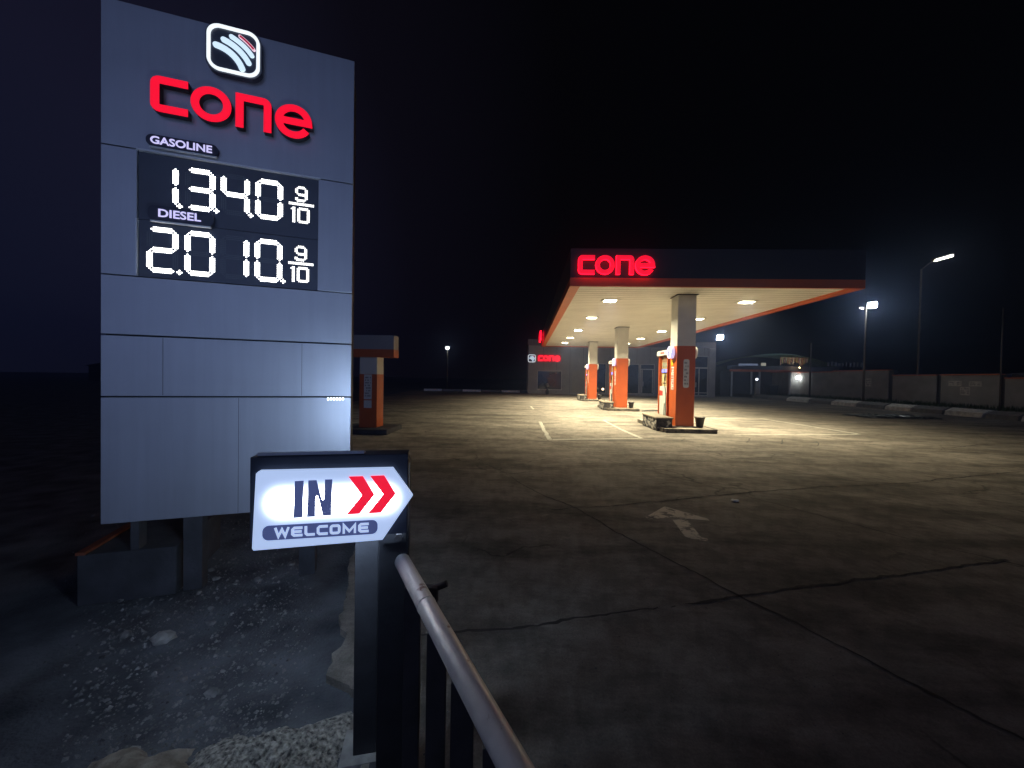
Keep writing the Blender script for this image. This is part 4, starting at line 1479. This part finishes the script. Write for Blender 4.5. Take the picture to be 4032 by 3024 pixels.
for x in (-.3, .3):
    b = MB(); b.tube([(x - .03, .3, .13), (x + .03, .3, .13)], .13, 12); b.build('wheel', M_HOSE, gn)
ga = thing('guard_room', 'small grey block room lit by a round wall lamp', 'hut', (28.0, 41.6, 0))
b = MB(); b.box(0, 3.2, 0.5, 3.5, 0, 2.75); b.build('wall', M_WALL, ga)
b = MB(); b.box(-.1, 3.3, .3, 3.6, 2.753, 2.86); b.build('roof', M_COPE, ga)
b = MB(); b.box(-.16, -.02, .25, .45, 0, 2.75); b.build('post', M_PAPER, ga)
b = MB(); b.box(1.1, 2.0, .455, .498, .15, 2.1); b.build('door', M_SHED, ga)
wl = thing('wall_lamp', 'round white wall lamp on the grey block room', 'lamp', (28.72, 41.98, 2.2))
b = MB(); b.tube([(0, .115, 0), (0, .03, 0)], .10, 12); b.build('mount', M_DARKBOX, wl)
b = MB(); b.rock((0, -.08, 0), (.19, .12, .19), 0, 2, .01); b.build('globe', glow('globe_cold', (.92, 1.0, .98), 12), wl)
area('lamp', (0, -.25, 0), 14, .2, (0.93, 1, .98), wl, (math.radians(80), 0, 0), 180)

mk = thing('market_canopy', 'wide green domed market roof with coloured goods hanging at its edge', 'market roof', (25.2, 50.0, 0), 0)
b = MB()
n = 22
prof = [(-1 + 2 * i / n) for i in range(n + 1)]
rows = []
for yy in (0, 2, 4.5):
    rows.append([b.bm.verts.new((6.6 + u * 7.4, yy, 3.75 + 1.55 * (1 - u * u) * (1 - 0.03 * yy))) for u in prof])
for a, c in zip(rows, rows[1:]):
    for i in range(n):
        b.face([a[i], a[i + 1], c[i + 1], c[i]])
b.build('roof', M_ROOFG, mk)
for k in range(16):
    x = 6.8 + k * .22
    b = MB(); hh = random.uniform(.5, 1.05)
    b.prism([(x, 4.85 - hh), (x + .12, 4.85 - hh + random.uniform(-.1, .1)), (x + .17, 4.85), (x + .04, 4.88)], -.06, -.02)
    c = [(0.40, 0.20, 0.10), (0.40, 0.34, 0.16), (0.30, 0.15, 0.13), (0.45, 0.42, 0.30)][k % 4]
    b.build('hanging_cloth', mat('cloth_%d' % (k % 4), c, .8, 0, .2, 6), mk)
for k in range(10):
    x = 12.6 + k * .45
    b = MB(); b.box(x, x + random.uniform(.1, .3), -.06, -.02, 3.8, 4.0 + random.uniform(.1, .5)); b.build('goods', mat('goods_grey', (0.3, 0.3, 0.3), .6, 0, .4, 2), mk)
b = MB(); b.box(0.2, 14, -.1, 4, 0, 3.7); b.build('stall_wall', M_SHED, mk)
b = MB(); b.rock((8.6, -.9, 3.55), (.06, .06, .08), 0, 1, .02); b.build('stall_bulb', G_WARM, mk)
area('lamp', (8.6, -1.0, 3.6), 14, .2, (1, .75, .5), mk, (math.radians(118), 0, 0), 170)
area('lamp', (6.0, -2.4, 2.9), 40, .3, (.7, .9, 1), mk, (math.radians(160), 0, 0), 120)  # added lamp without a fixture, brightens the roof from below
b = MB(); b.box(1.6, 4.0, -.16, -.105, 3.72, 3.98); b.build('awning_strip', glow('lit_strip_blue', (.30, .36, .50), .35), mk)
b = MB(); b.box(4.4, 5.0, -.16, -.105, 3.72, 4.1); b.build('lit_sign', glow('lit_strip_cream', (.50, .46, .34), .45), mk)

# ================================================================== SMALL THINGS ON THE RIGHT FORECOURT
b = MB()
nx, ny = 34, 10
vv = {}
for i in range(nx + 1):
    for j in range(ny + 1):
        u, v = i / nx * 2 - 1, j / ny * 2 - 1
        e = max(abs(u), abs(v))
        hh = 0.0 if e > .98 else 0.05 + 0.11 * abs(math.sin(i * .9 + j * .7)) * random.uniform(.4, 1) * (1 - e ** 3)
        vv[i, j] = b.bm.verts.new((u * 1.75 * (1 + .08 * math.sin(j * 2.1)) + random.uniform(-.04, .04), v * .75 * (1 + .15 * math.sin(i * .8)) + random.uniform(-.03, .03), hh))
for i in range(nx):
    for j in range(ny):
        b.face([vv[i, j], vv[i + 1, j], vv[i + 1, j + 1], vv[i, j + 1]])
o = b.build('tarpaulin', M_TARP, recalc=False)
o.location = (18.4, 20.1, 0.004)
tag(o, 'crumpled black tarpaulin lying flat on the concrete near the right kerb', 'tarpaulin')

# far left: dark roadside house with one lit window
fh = thing('roadside_house', 'faint dark house far across the road with one lit window', 'house', (-66, 62, 0), 0.3)
M_FAR = mat('far_dark_wall', (0.02, 0.02, 0.022), 0.9, 0, 0.3, 1)
b = MB(); b.box(-6, 6, 0, 8, 0, 2.4); b.build('wall', M_FAR, fh)
b = MB(); b.prism([(-6.4, 2.4), (6.4, 2.4), (3, 3.2), (-3, 3.2)], -.4, 8.4); b.build('roof', M_FAR, fh)
b = MB(); b.box(1.6, 1.9, -.05, -.003, .9, 1.7); b.build('window', glow('warm_window', (1, .75, .4), .5), fh)

# ================================================================== thin mist added to give the lamps halos
hz = MB(); hz.box(-120, 120, -20, 120, -1.4, 14)
M_HAZE = bpy.data.materials.new('halo_mist')
M_HAZE.use_nodes = True
n_ = M_HAZE.node_tree.nodes; n_.remove(n_['Principled BSDF'])
pv = n_.new('ShaderNodeVolumePrincipled')
pv.inputs['Color'].default_value = (0.42, 0.56, 1.0, 1)
pv.inputs['Density'].default_value = 0.0055
pv.inputs['Anisotropy'].default_value = 0.88
M_HAZE.node_tree.links.new(pv.outputs[0], n_['Material Output'].inputs['Volume'])
ho = hz.build('haze', M_HAZE)
ho['kind'] = 'stuff'
tag(ho, 'thin bluish mist added for soft halos round the lit signs and lamps', 'haze')
